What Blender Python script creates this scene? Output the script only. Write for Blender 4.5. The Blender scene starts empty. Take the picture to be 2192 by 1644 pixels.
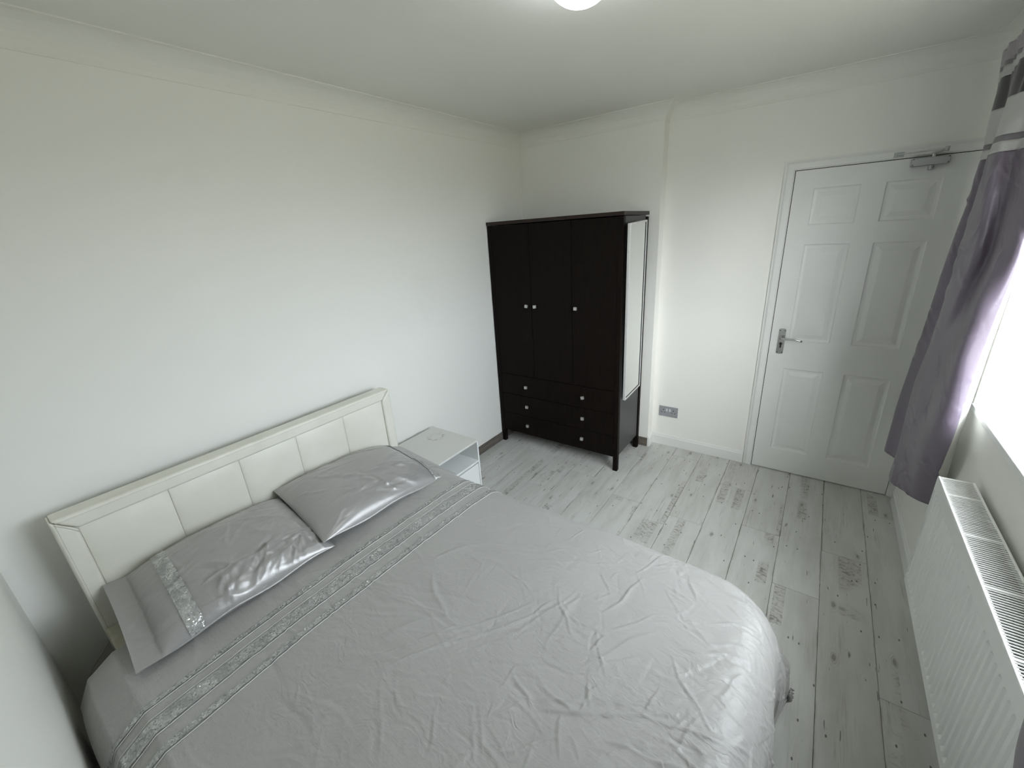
import bpy, bmesh, math, random
import numpy as np
from mathutils import Vector, Matrix, Euler
random.seed(7); RNG = np.random.default_rng(7)
SC = bpy.context.scene
COL = SC.collection

# ------------------------------------------------------------------ camera
cam_d = bpy.data.cameras.new('camera'); cam = bpy.data.objects.new('camera', cam_d); COL.objects.link(cam)
SC.camera = cam
cam.location = (2.1030, -3.2295, 1.7468)
_a, _b, _c = math.radians(70.0884), math.radians(-3.7019), math.radians(36.84)
cam.rotation_euler = (Matrix.Rotation(_c, 3, 'Z') @ Matrix.Rotation(_a, 3, 'X') @ Matrix.Rotation(_b, 3, 'Z')).to_euler()
cam_d.sensor_fit = 'HORIZONTAL'; cam_d.sensor_width = 36.0
cam_d.lens = 36.0 * 895.777 / 2192.0
cam_d.clip_start = 0.02; cam_d.clip_end = 100

# ------------------------------------------------------------------ world: overcast sky over a darker ground
world = bpy.data.worlds.new('world'); SC.world = world; world.use_nodes = True
wn, wl = world.node_tree.nodes, world.node_tree.links
wn.clear()
w_out = wn.new('ShaderNodeOutputWorld'); w_bg = wn.new('ShaderNodeBackground')
w_tc = wn.new('ShaderNodeTexCoord'); w_sep = wn.new('ShaderNodeSeparateXYZ'); w_ramp = wn.new('ShaderNodeValToRGB')
w_map = wn.new('ShaderNodeMapRange'); w_map.inputs[1].default_value = -1; w_map.inputs[2].default_value = 1
wl.new(w_tc.outputs['Generated'], w_sep.inputs[0]); wl.new(w_sep.outputs['Z'], w_map.inputs[0])
wl.new(w_map.outputs[0], w_ramp.inputs[0]); wl.new(w_ramp.outputs[0], w_bg.inputs[0]); wl.new(w_bg.outputs[0], w_out.inputs[0])
e = w_ramp.color_ramp.elements
e[0].position = 0.0; e[0].color = (0.14, 0.14, 0.105, 1)
e[1].position = 1.0; e[1].color = (0.92, 0.97, 1.0, 1)
for pos, c in ((0.47, (0.21, 0.21, 0.17, 1)), (0.53, (0.70, 0.76, 0.82, 1)), (0.75, (0.84, 0.92, 1.0, 1))):
    k = e.new(pos); k.color = c
WORLD_STRENGTH = 8.8
w_bg.inputs[1].default_value = WORLD_STRENGTH
# portal that only guides the sky light through the window opening
pl = bpy.data.lights.new('window_portal', 'AREA'); pl.shape = 'RECTANGLE'; pl.size = 1.80; pl.size_y = 1.22; pl.cycles.is_portal = True
po = bpy.data.objects.new('window_portal', pl); COL.objects.link(po)
po.location = (2.90, -1.785, 1.57); po.rotation_euler = (math.radians(90), 0, math.radians(90))

# low hazy sun behind thin cloud, far along the facade side
sun_d = bpy.data.lights.new('hazy_sun', 'SUN'); sun_d.energy = 3.2; sun_d.angle = math.radians(42); sun_d.color = (1.0, 0.985, 0.96)
sun_o = bpy.data.objects.new('hazy_sun', sun_d); COL.objects.link(sun_o)
sun_o.rotation_euler = Vector((-1.2, 1.8, -0.87)).to_track_quat('-Z', 'Y').to_euler(); sun_o.location = (6, -6, 5)

SC.view_settings.view_transform = 'Standard'; SC.view_settings.look = 'None'
SC.view_settings.gamma = 1.0; SC.view_settings.use_curve_mapping = False
SC.view_settings.exposure = 0.54
SC.render.film_transparent = False
SC.cycles.use_denoising = True
SC.cycles.max_bounces = 6; SC.cycles.diffuse_bounces = 5; SC.cycles.use_adaptive_sampling = True; SC.cycles.adaptive_threshold = 0.15; SC.cycles.adaptive_min_samples = 16; SC.cycles.transparent_max_bounces = 12
SC.cycles.sample_clamp_indirect = 6.0
SC.cycles.caustics_reflective = False; SC.cycles.caustics_refractive = False

# ------------------------------------------------------------------ room numbers (metres)
XL = -0.020      # left (headboard) wall
YW = -0.100      # wardrobe wall
XS = 1.125       # step between wardrobe wall and recessed door wall
YD = 0.0         # door wall
W = 2.682        # window wall
YN = -3.368      # near wall
H = 2.4546
CV = 0.086       # coving
XD, DW, DH = 1.882, 0.762, 1.981
WY0, WY1, WZ0, WZ1 = -0.872, -2.70, 0.955, 2.18   # window opening
RD = 0.18        # reveal depth

# ------------------------------------------------------------------ materials
def lin(c):
    c = c / 255.0
    return c / 12.92 if c <= 0.04045 else ((c + 0.055) / 1.055) ** 2.4
def srgb(r, g, b): return (lin(r), lin(g), lin(b), 1)

class N:
    def __init__(s, name):
        s.m = bpy.data.materials.new(name); s.m.use_nodes = True
        s.t = s.m.node_tree; s.n = s.t.nodes; s.l = s.t.links
        s.b = s.n['Principled BSDF']
    def add(s, typ, **kw):
        nd = s.n.new(typ)
        for k, v in kw.items(): setattr(nd, k, v)
        return nd
    def link(s, a, b): s.l.new(a, b)
    def setb(s, **kw):
        for k, v in kw.items(): s.b.inputs[k.replace('_', ' ')].default_value = v
    def coords(s, scale=(1, 1, 1), kind='Object', rnd=0.0):
        tc = s.add('ShaderNodeTexCoord'); mp = s.add('ShaderNodeMapping')
        mp.inputs['Scale'].default_value = scale
        src = tc.outputs[kind]
        if rnd:
            oi = s.add('ShaderNodeObjectInfo'); ml = s.add('ShaderNodeVectorMath', operation='SCALE')
            cb = s.add('ShaderNodeCombineXYZ')
            for k in range(3): s.link(oi.outputs['Random'], cb.inputs[k])
            s.link(cb.outputs[0], ml.inputs[0]); ml.inputs['Scale'].default_value = rnd
            ad = s.add('ShaderNodeVectorMath', operation='ADD'); s.link(src, ad.inputs[0]); s.link(ml.outputs[0], ad.inputs[1]); src = ad.outputs[0]
        s.link(src, mp.inputs[0]); return mp.outputs[0]
    def noise(s, vec, scale, detail=4, rough=0.5, dist=0.0):
        nd = s.add('ShaderNodeTexNoise'); s.link(vec, nd.inputs['Vector'])
        nd.inputs['Scale'].default_value = scale; nd.inputs['Detail'].default_value = detail
        nd.inputs['Roughness'].default_value = rough; nd.inputs['Distortion'].default_value = dist
        return nd.outputs['Fac']
    def ramp(s, fac, stops):
        r = s.add('ShaderNodeValToRGB'); s.link(fac, r.inputs[0]); el = r.color_ramp.elements
        while len(el) < len(stops): el.new(0.5)
        for k, (p, c) in enumerate(stops):
            el[k].position = p; el[k].color = c if len(c) == 4 else (c[0], c[1], c[2], 1)
        return r.outputs[0]
    def mapr(s, fac, a, b, c=0.0, d=1.0):
        r = s.add('ShaderNodeMapRange'); s.link(fac, r.inputs[0])
        for k, v in enumerate((a, b, c, d)): r.inputs[k + 1].default_value = v
        return r.outputs[0]
    def math(s, op, a, b=None, clamp=False):
        r = s.add('ShaderNodeMath', operation=op); r.use_clamp = clamp
        for k, v in enumerate((a, b)):
            if v is None: continue
            if isinstance(v, (int, float)): r.inputs[k].default_value = v
            else: s.link(v, r.inputs[k])
        return r.outputs[0]
    def mix(s, fac, a, b, mode='MIX'):
        r = s.add('ShaderNodeMix', data_type='RGBA', blend_type=mode)
        for k, v in ((0, fac), (6, a), (7, b)):
            if isinstance(v, (int, float, tuple)): r.inputs[k].default_value = v
            else: s.link(v, r.inputs[k])
        return r.outputs[2]
    def bump(s, h, strength=0.3, dist=0.002):
        b = s.add('ShaderNodeBump'); b.inputs['Strength'].default_value = strength; b.inputs['Distance'].default_value = dist
        s.link(h, b.inputs['Height']); s.link(b.outputs[0], s.b.inputs['Normal']); return b

def plain(name, col, rough=0.5, metal=0.0, spec=0.5, noise=0.0, bump=0.0, nscale=20, **kw):
    m = N(name); m.setb(Roughness=rough, Metallic=metal); m.b.inputs['Specular IOR Level'].default_value = spec
    if noise or bump:
        v = m.coords(); f = m.noise(v, nscale, 5, 0.6)
        if noise:
            d = tuple(c * (1 - noise) for c in col[:3]) + (1,)
            m.link(m.ramp(f, [(0.3, d), (0.7, col)]), m.b.inputs['Base Color'])
        else: m.setb(Base_Color=col)
        if bump: m.bump(m.noise(v, nscale * 12, 3, 0.6), bump, 0.001)
    else: m.setb(Base_Color=col)
    for k, v in kw.items(): m.b.inputs[k.replace('_', ' ')].default_value = v
    return m.m

def wall_mat(name, col, smudge=False):
    m = N(name); m.setb(Roughness=0.62); m.b.inputs['Specular IOR Level'].default_value = 0.35
    v = m.coords()
    base = m.ramp(m.noise(v, 1.3, 4, 0.5), [(0.3, tuple(c * 0.985 for c in col[:3]) + (1,)), (0.7, col)])
    if smudge:   # faint scuff where something once leaned on the wall
        vm = m.add('ShaderNodeVectorMath', operation='DISTANCE')
        mp = m.add('ShaderNodeMapping'); m.link(v, mp.inputs[0]); mp.inputs['Scale'].default_value = (1, 1, 0.45)
        m.link(mp.outputs[0], vm.inputs[0]); vm.inputs[1].default_value = (0, -1.30, 1.40 * 0.45)
        d = m.mapr(vm.outputs['Value'], 0.0, 0.105, 1, 0)
        f = m.math('MULTIPLY', d, m.mapr(m.noise(v, 9, 6, 0.7), 0.42, 0.62))
        base = m.mix(m.math('MULTIPLY', f, 0.10), base, (0.35, 0.33, 0.27, 1))
    m.link(base, m.b.inputs['Base Color'])
    return m.m

M_WALL = wall_mat('wall_paint', (0.84, 0.84, 0.795, 1))
M_WALL_L = wall_mat('wall_paint_left', (0.84, 0.84, 0.795, 1), True)
M_CEIL = wall_mat('ceiling_paint', (0.81, 0.81, 0.76, 1))
M_GLOSS = plain('white_gloss_paint', (0.78, 0.79, 0.77, 1), 0.32, noise=0.03, bump=0.06, nscale=6)
M_DOOR = plain('door_paint', (0.76, 0.77, 0.75, 1), 0.38, noise=0.02, bump=0.10, nscale=9)
M_UPVC = plain('white_upvc', (0.85, 0.86, 0.86, 1), 0.25)
M_SILL = plain('sill_paint', (0.86, 0.87, 0.86, 1), 0.3, noise=0.03, nscale=8)
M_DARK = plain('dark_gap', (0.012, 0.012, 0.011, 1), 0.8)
M_CHROME = plain('satin_chrome', (0.55, 0.55, 0.54, 1), 0.22, metal=1.0)
M_ALU = plain('silver_paint', (0.42, 0.43, 0.43, 1), 0.42, metal=0.55)
M_PLATE = plain('grey_plastic', srgb(150, 152, 156), 0.4)
M_SWITCH = plain('white_plastic', srgb(205, 208, 210), 0.35)
M_RAD = plain('radiator_enamel', (0.80, 0.81, 0.80, 1), 0.30, noise=0.02, nscale=5)
M_RADIN = plain('radiator_inside_shade', (0.012, 0.012, 0.012, 1), 0.9, spec=0.05)  # near-black colour stands in for shade below the grille
M_MELA = plain('white_melamine', (0.80, 0.81, 0.80, 1), 0.35, noise=0.02, nscale=5)
M_CORD = plain('cream_cord', (0.55, 0.54, 0.48, 1), 0.5)
M_UNDER = plain('dark_bed_foot', (0.03, 0.03, 0.03, 1), 0.6)
M_KNOB = plain('brushed_knob', (0.62, 0.61, 0.58, 1), 0.38, metal=0.75, noise=0.15, nscale=120)

def m_espresso():
    m = N('espresso_wood'); m.setb(Roughness=0.5); m.b.inputs['Specular IOR Level'].default_value = 0.10
    v = m.coords((14, 14, 1.1), rnd=13); f = m.noise(v, 5, 7, 0.6, 0.4)
    m.link(m.ramp(f, [(0.3, (0.0035, 0.0024, 0.0019, 1)), (0.75, (0.0095, 0.0055, 0.0038, 1))]), m.b.inputs['Base Color'])
    m.bump(f, 0.12, 0.001); return m.m
M_ESP = m_espresso()
M_ESP_SIDE = plain('espresso_side_sheen', (0.036, 0.036, 0.037, 1), 0.38, spec=0.5, noise=0.2, nscale=12)  # side panel's reflected grey is put into its base colour
def m_esptop():
    m = N('espresso_top'); m.setb(Roughness=0.4); m.b.inputs['Specular IOR Level'].default_value = 0.35
    v = m.coords((1.2, 14, 14)); f = m.noise(v, 5, 7, 0.6, 0.4)
    m.link(m.ramp(f, [(0.3, (0.009, 0.0045, 0.0035, 1)), (0.75, (0.032, 0.014, 0.010, 1))]), m.b.inputs['Base Color']); return m.m
M_ESPTOP = m_esptop()

def m_leather():
    m = N('cream_leatherette'); m.setb(Roughness=0.42); m.b.inputs['Specular IOR Level'].default_value = 0.45
    v = m.coords(); f = m.noise(v, 5, 5, 0.6)
    m.link(m.ramp(f, [(0.3, (0.72, 0.71, 0.625, 1)), (0.7, (0.79, 0.78, 0.70, 1))]), m.b.inputs['Base Color'])
    vo = m.add('ShaderNodeTexVoronoi'); vo.inputs['Scale'].default_value = 420; m.link(v, vo.inputs['Vector'])
    m.bump(vo.outputs['Distance'], 0.12, 0.0006); return m.m
M_LEATHER = m_leather()
def m_stained():
    m = N('stained_cream'); m.setb(Roughness=0.6)
    v = m.coords(); f = m.noise(v, 60, 6, 0.7); g = m.noise(v, 14, 4, 0.6)
    c = m.ramp(g, [(0.3, (0.36, 0.33, 0.24, 1)), (0.7, (0.52, 0.50, 0.40, 1))])
    m.link(m.mix(m.mapr(f, 0.62, 0.72), c, (0.13, 0.10, 0.06, 1)), m.b.inputs['Base Color']); return m.m
M_STAIN = m_stained()

def m_floor():
    m = N('whitewashed_laminate'); m.b.inputs['Specular IOR Level'].default_value = 0.4
    v = m.coords((1, 1, 1), rnd=37.0)
    def vec(sx, sy):
        mp = m.add('ShaderNodeMapping'); mp.inputs['Scale'].default_value = (sx, sy, 1); m.link(v, mp.inputs[0]); return mp.outputs[0]
    white = m.ramp(m.noise(vec(7, 1.3), 2.0, 6, 0.6, 0.3), [(0.25, (0.47, 0.47, 0.44, 1)), (0.6, (0.585, 0.59, 0.565, 1))])
    # long fine grain
    g1 = m.mapr(m.noise(vec(150, 5), 1.0, 6, 0.65, 0.5), 0.50, 0.70)
    gm = m.mapr(m.noise(vec(9, 1.6), 1.6, 3, 0.5), 0.50, 0.68)
    c = m.mix(m.math('MULTIPLY', m.math('MULTIPLY', g1, gm), 0.75), white, (0.26, 0.235, 0.20, 1))
    # worn strips, cut off along straight lines like printed boards
    vs = vec(21.0, 1.5)
    fl = m.add('ShaderNodeVectorMath', operation='FLOOR'); m.link(vs, fl.inputs[0])
    wn_ = m.add('ShaderNodeTexWhiteNoise', noise_dimensions='3D'); m.link(fl.outputs[0], wn_.inputs['Vector'])
    sel = m.math('GREATER_THAN', wn_.outputs['Value'], 0.82)
    rip = m.mapr(m.noise(vec(34, 62), 1.0, 5, 0.66, 1.0), 0.50, 0.60)
    env = m.mapr(m.noise(vec(4, 3.0), 1.3, 3, 0.5), 0.44, 0.60)
    c = m.mix(m.math('MULTIPLY', m.math('MULTIPLY', m.math('MULTIPLY', sel, rip), env), 0.80), c, (0.17, 0.15, 0.125, 1))
    tint = m.math('MULTIPLY', m.math('MULTIPLY', sel, env), 0.28)
    c = m.mix(tint, c, (0.33, 0.315, 0.285, 1))
    # short dark scratches
    s1 = m.mapr(m.noise(vec(95, 11), 1.0, 2, 0.4, 0.2), 0.715, 0.75)
    c = m.mix(m.math('MULTIPLY', s1, 0.8), c, (0.12, 0.105, 0.09, 1))
    # knots with rings
    vk = vec(5.4, 2.1)
    vo = m.add('ShaderNodeTexVoronoi', voronoi_dimensions='2D'); vo.inputs['Scale'].default_value = 1.0; vo.inputs['Randomness'].default_value = 0.85; m.link(vk, vo.inputs['Vector'])
    sc_ = m.add('ShaderNodeSeparateColor'); m.link(vo.outputs['Color'], sc_.inputs[0])
    on = m.math('GREATER_THAN', sc_.outputs[0], 0.42)
    dd = m.math('ADD', vo.outputs['Distance'], m.math('MULTIPLY', m.math('SUBTRACT', m.noise(vec(30, 14), 1.0, 4, 0.6), 0.5), 0.13))
    rings = m.math('SINE', m.math('MULTIPLY', dd, 150.0))
    rmask = m.mapr(dd, 0.045, 0.115, 1, 0)
    kn = m.math('MULTIPLY', m.math('MULTIPLY', m.mapr(rings, -0.1, 0.9), rmask), on)
    c = m.mix(m.math('MULTIPLY', kn, 0.36), c, (0.16, 0.14, 0.115, 1))
    core = m.math('MULTIPLY', m.mapr(dd, 0.030, 0.042, 1, 0), on)
    c = m.mix(m.math('MULTIPLY', core, 0.55), c, (0.15, 0.13, 0.11, 1))
    # small dark nail spots
    v2 = m.add('ShaderNodeTexVoronoi', voronoi_dimensions='2D'); v2.inputs['Scale'].default_value = 1.0; m.link(vec(11, 5.6), v2.inputs['Vector'])
    s2 = m.add('ShaderNodeSeparateColor'); m.link(v2.outputs['Color'], s2.inputs[0])
    dot = m.math('MULTIPLY', m.mapr(v2.outputs['Distance'], 0.026, 0.042, 1, 0), m.math('GREATER_THAN', s2.outputs[1], 0.52))
    c = m.mix(m.math('MULTIPLY', dot, 0.85), c, (0.055, 0.048, 0.04, 1))
    # worn board edges (uv-like: generated x of each plank)
    tg = m.add('ShaderNodeTexCoord'); sp = m.add('ShaderNodeSeparateXYZ'); m.link(tg.outputs['Generated'], sp.inputs[0])
    ex = m.math('ABSOLUTE', m.math('SUBTRACT', sp.outputs['X'], 0.5))
    edge = m.mapr(ex, 0.462, 0.499)
    ew = m.mapr(m.noise(vec(14, 4.2), 1.0, 4, 0.6), 0.52, 0.66)
    c = m.mix(m.math('MULTIPLY', m.math('MULTIPLY', edge, ew), 0.75), c, (0.16, 0.145, 0.12, 1))
    m.link(c, m.b.inputs['Base Color'])
    m.link(m.mapr(m.noise(vec(9, 4), 2.0, 4, 0.5), 0.3, 0.7, 0.36, 0.5), m.b.inputs['Roughness'])
    m.bump(m.noise(vec(120, 6), 1.0, 5, 0.6), 0.10, 0.001)
    return m.m
M_FLOOR = m_floor()

def m_woodtile():
    m = N('brown_wood_tile'); m.setb(Roughness=0.5)
    v = m.coords((3, 3, 30), rnd=9); f = m.noise(v, 2.2, 6, 0.6, 0.6)
    m.link(m.ramp(f, [(0.3, (0.085, 0.072, 0.058, 1)), (0.7, (0.19, 0.165, 0.14, 1))]), m.b.inputs['Base Color']); return m.m
M_TILE = m_woodtile()

def m_satin(name, col, rough, sheen=0.0, bumpk=0.35, aniso=0.0, spec=0.5, slub=True, fine=60, trans=0.0, crumple=0.0):
    m = N(name); m.setb(Roughness=rough, Anisotropic=aniso); m.b.inputs['Specular IOR Level'].default_value = spec
    m.b.inputs['Sheen Weight'].default_value = sheen
    v = m.coords()
    mp = m.add('ShaderNodeMapping'); m.link(v, mp.inputs[0]); mp.inputs['Scale'].default_value = (7, 90, 40); mp.inputs['Rotation'].default_value = (0, 0, math.radians(9))
    s1 = m.noise(mp.outputs[0], 3.2, 4, 0.6)
    d = tuple(c * 0.96 for c in col[:3]) + (1,)
    m.link(m.ramp(s1, [(0.35, d), (0.65, col)]), m.b.inputs['Base Color'])
    cr = m.noise(v, fine, 5, 0.62, 1.2)
    if crumple:
        nz = m.add('ShaderNodeTexNoise'); nz.inputs['Scale'].default_value = 7; nz.inputs['Detail'].default_value = 3; m.link(v, nz.inputs['Vector'])
        sb = m.add('ShaderNodeVectorMath', operation='SCALE'); sb.inputs['Scale'].default_value = 0.11; m.link(nz.outputs['Color'], sb.inputs[0])
        av = m.add('ShaderNodeVectorMath', operation='ADD'); m.link(v, av.inputs[0]); m.link(sb.outputs[0], av.inputs[1])
        mq = m.add('ShaderNodeMapping'); m.link(av.outputs[0], mq.inputs[0]); mq.inputs['Rotation'].default_value = (0, 0, math.radians(-35)); mq.inputs['Scale'].default_value = (1.0, 2.1, 1.0)
        tot = cr
        for scl, wgt in ((8.0, 3.4), (19.0, 1.5)):
            rn = m.noise(mq.outputs[0], scl, 2, 0.5, 0.6)
            tot = m.math('SUBTRACT', tot, m.math('MULTIPLY', m.math('ABSOLUTE', m.math('SUBTRACT', rn, 0.5)), wgt * crumple))
        for scl, wgt in ((9.0, 0.75), (21.0, 0.35)):
            vo = m.add('ShaderNodeTexVoronoi', feature='F1'); vo.inputs['Scale'].default_value = scl; m.link(mq.outputs[0], vo.inputs['Vector'])
            tot = m.math('ADD', tot, m.math('MULTIPLY', vo.outputs['Distance'], wgt * crumple))
        mk = m.mapr(m.noise(v, 2.6, 2, 0.5), 0.40, 0.62, 0.18, 1.0)
        cr = m.math('ADD', cr, m.math('MULTIPLY', m.math('SUBTRACT', tot, cr), mk))
    if slub:
        h = m.math('ADD', m.math('MULTIPLY', m.mapr(s1, 0.45, 0.75), 0.16), cr)
    else: h = cr
    m.bump(h, bumpk, 0.0022)
    if trans:
        tr = m.add('ShaderNodeBsdfTranslucent'); tr.inputs[0].default_value = tuple(min(1, c * 1.5) for c in col[:3]) + (1,)
        mx = m.add('ShaderNodeMixShader'); mx.inputs[0].default_value = trans
        m.link(m.b.outputs[0], mx.inputs[1]); m.link(tr.outputs[0], mx.inputs[2])
        m.link(mx.outputs[0], m.n['Material Output'].inputs['Surface'])
    return m.m
M_DUVET = m_satin('grey_satin_duvet', (0.375, 0.369, 0.355, 1), 0.40, 0.15, 0.60, spec=0.5, fine=38, crumple=2.0)
M_PILLOW = m_satin('grey_satin_pillow', (0.345, 0.337, 0.330, 1), 0.30, 0.1, 0.30, spec=0.9, slub=False, fine=26)
bpy.data.materials['grey_satin_pillow'].node_tree.nodes['Principled BSDF'].inputs['Metallic'].default_value = 0.2
M_SHEET = m_satin('grey_sheet', (0.22, 0.21, 0.23, 1), 0.6, 0.1, 0.3)
M_CURT = m_satin('mauve_curtain', (0.150, 0.124, 0.166, 1), 0.33, 0.15, 0.45, spec=0.55, fine=22, trans=0.03)
M_CURT_HEAD = m_satin('pale_mauve_curtain', (0.36, 0.33, 0.36, 1), 0.42, 0.2, 0.25, fine=22, trans=0.08)
M_CURT_SILV = m_satin('silver_band', (0.50, 0.50, 0.49, 1), 0.30, 0.1, 0.2, spec=0.6, fine=22, trans=0.08)
M_CURT_GREY = m_satin('grey_band', (0.17, 0.155, 0.175, 1), 0.40, 0.1, 0.2, fine=22, trans=0.05)
M_CURT_DARK = m_satin('charcoal_band', (0.038, 0.033, 0.041, 1), 0.30, 0.1, 0.2, spec=0.6, fine=22)
M_LINING = m_satin('cream_lining', (0.74, 0.74, 0.70, 1), 0.7, 0.1, 0.25, spec=0.2, fine=22, trans=0.2)

def m_sequin():
    m = N('silver_sequin'); v = m.coords()
    vo = m.add('ShaderNodeTexVoronoi'); vo.inputs['Scale'].default_value = 300; m.link(v, vo.inputs['Vector'])
    nm = m.add('ShaderNodeNewGeometry')
    sub = m.add('ShaderNodeVectorMath', operation='SUBTRACT'); m.link(vo.outputs['Color'], sub.inputs[0]); sub.inputs[1].default_value = (0.5, 0.5, 0.5)
    sc = m.add('ShaderNodeVectorMath', operation='SCALE'); m.link(sub.outputs[0], sc.inputs[0]); sc.inputs['Scale'].default_value = 0.9
    ad = m.add('ShaderNodeVectorMath', operation='ADD'); m.link(nm.outputs['Normal'], ad.inputs[0]); m.link(sc.outputs[0], ad.inputs[1])
    no = m.add('ShaderNodeVectorMath', operation='NORMALIZE'); m.link(ad.outputs[0], no.inputs[0])
    m.link(no.outputs[0], m.b.inputs['Normal'])
    patch = m.mapr(m.noise(v, 26, 4, 0.7), 0.42, 0.60)
    m.link(m.mix(patch, (0.33, 0.335, 0.325, 1), (0.60, 0.61, 0.60, 1)), m.b.inputs['Base Color'])
    m.link(m.math('MULTIPLY', patch, 0.7), m.b.inputs['Metallic'])
    m.setb(Roughness=0.22); return m.m
M_SEQ = m_sequin()
M_PIPING = plain('pale_piping', (0.60, 0.60, 0.58, 1), 0.35)

def m_mirror():
    m = N('mirror_glass'); m.setb(Base_Color=(0.80, 0.82, 0.81, 1), Metallic=1.0, Roughness=0.03); return m.m
M_MIRROR = m_mirror()
def m_mirframe():
    m = N('crackled_silver_frame'); v = m.coords((1, 1, 1))
    vo = m.add('ShaderNodeTexVoronoi', feature='DISTANCE_TO_EDGE'); vo.inputs['Scale'].default_value = 60; m.link(v, vo.inputs['Vector'])
    m.link(m.ramp(vo.outputs['Distance'], [(0.0, (0.56, 0.56, 0.55, 1)), (0.05, (0.64, 0.64, 0.63, 1))]), m.b.inputs['Base Color'])
    m.setb(Roughness=0.35, Metallic=0.2); return m.m
M_MIRFRAME = m_mirframe()
def m_glass():
    m = N('window_glass'); tr = m.add('ShaderNodeBsdfTransparent'); gl = m.add('ShaderNodeBsdfGlossy'); gl.inputs['Roughness'].default_value = 0.0
    fr = m.add('ShaderNodeFresnel'); fr.inputs[0].default_value = 1.45; mx = m.add('ShaderNodeMixShader')
    ge = m.add('ShaderNodeNewGeometry'); fac = m.math('MULTIPLY', fr.outputs[0], m.math('SUBTRACT', 1.0, ge.outputs['Backfacing']))
    m.link(fac, mx.inputs[0]); m.link(tr.outputs[0], mx.inputs[1]); m.link(gl.outputs[0], mx.inputs[2])
    m.link(mx.outputs[0], m.n['Material Output'].inputs['Surface']); return m.m
M_GLASS = m_glass()
def m_lamp():
    m = N('lit_lamp_glass'); m.setb(Base_Color=(0.9, 0.9, 0.9, 1), Roughness=0.3)
    m.b.inputs['Emission Color'].default_value = (0.90, 0.94, 1.0, 1); m.b.inputs['Emission Strength'].default_value = LAMP_E; return m.m
LAMP_E = 13.0
M_LAMP = m_lamp()
def m_stained_top():
    m = N('nightstand_top'); m.setb(Roughness=0.3)
    v = m.coords(); vm = m.add('ShaderNodeVectorMath', operation='DISTANCE'); m.link(v, vm.inputs[0]); vm.inputs[1].default_value = (0.165, -1.525, 0.49)
    ring = m.math('MULTIPLY', m.mapr(vm.outputs['Value'], 0.030, 0.042), m.mapr(vm.outputs['Value'], 0.052, 0.066, 1, 0))
    f = m.math('MULTIPLY', ring, m.mapr(m.noise(v, 55, 6, 0.7), 0.50, 0.60))
    m.link(m.mix(m.math('MULTIPLY', f, 0.75), (0.66, 0.66, 0.63, 1), (0.22, 0.20, 0.17, 1)), m.b.inputs['Base Color']); return m.m
M_NTOP = m_stained_top()

# ------------------------------------------------------------------ mesh helpers
def bx(bm, x0, x1, y0, y1, z0, z1):
    x0, x1 = sorted((x0, x1)); y0, y1 = sorted((y0, y1)); z0, z1 = sorted((z0, z1))
    v = [bm.verts.new(p) for p in ((x0, y0, z0), (x1, y0, z0), (x1, y1, z0), (x0, y1, z0), (x0, y0, z1), (x1, y0, z1), (x1, y1, z1), (x0, y1, z1))]
    for f in ((3, 2, 1, 0), (4, 5, 6, 7), (0, 1, 5, 4), (1, 2, 6, 5), (2, 3, 7, 6), (3, 0, 4, 7)): bm.faces.new([v[i] for i in f])
    return v
def obj(name, bm, mat, parent=None, bevel=0.0, smooth=False, seg=2):
    me = bpy.data.meshes.new(name)
    if isinstance(bm, bmesh.types.BMesh):
        bmesh.ops.recalc_face_normals(bm, faces=bm.faces[:])
        bm.to_mesh(me); bm.free()
    else:
        vs, fs = bm; me.from_pydata([tuple(map(float, v)) for v in vs], [], fs); me.update()
    for m_ in (mat if isinstance(mat, (list, tuple)) else [mat]): me.materials.append(m_)
    o = bpy.data.objects.new(name, me); COL.objects.link(o)
    if smooth: me.shade_smooth()
    if bevel:
        md = o.modifiers.new('bevel', 'BEVEL'); md.width = bevel; md.segments = seg; md.limit_method = 'ANGLE'; md.angle_limit = 0.6
        for p_ in me.polygons: p_.use_smooth = True
        wn2 = o.modifiers.new('wn', 'WEIGHTED_NORMAL'); wn2.keep_sharp = False
    if parent is not None:
        o.parent = parent
        o.matrix_parent_inverse = Matrix.Translation(parent.location).inverted() if not any(parent.rotation_euler) else parent.matrix_basis.inverted()
    return o
def box(name, x0, x1, y0, y1, z0, z1, mat, parent=None, bevel=0.0):
    bm = bmesh.new(); bx(bm, x0, x1, y0, y1, z0, z1); return obj(name, bm, mat, parent, bevel)
def thing(name, label, cat, loc=(0, 0, 0), group=None):
    o = bpy.data.objects.new(name, None); COL.objects.link(o); o.location = loc; o.empty_display_size = 0.1
    o['label'] = label; o['category'] = cat
    if group: o['group'] = group
    return o
def tag(o, label, cat, group=None):
    o['label'] = label; o['category'] = cat
    if group: o['group'] = group
    return o
def struct(o): o['kind'] = 'structure'; return o
def prism(bm, prof, axis, a, b):
    """closed 2-D profile extruded along an axis; prof gives the two other coords in xyz order"""
    def P(q, t):
        if axis == 'x': return (t, q[0], q[1])
        if axis == 'y': return (q[0], t, q[1])
        return (q[0], q[1], t)
    A = [bm.verts.new(P(q, a)) for q in prof]; B = [bm.verts.new(P(q, b)) for q in prof]
    n = len(prof); bm.faces.new(A); bm.faces.new(B[::-1])
    for i in range(n): bm.faces.new((A[i], B[i], B[(i + 1) % n], A[(i + 1) % n]))
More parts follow.
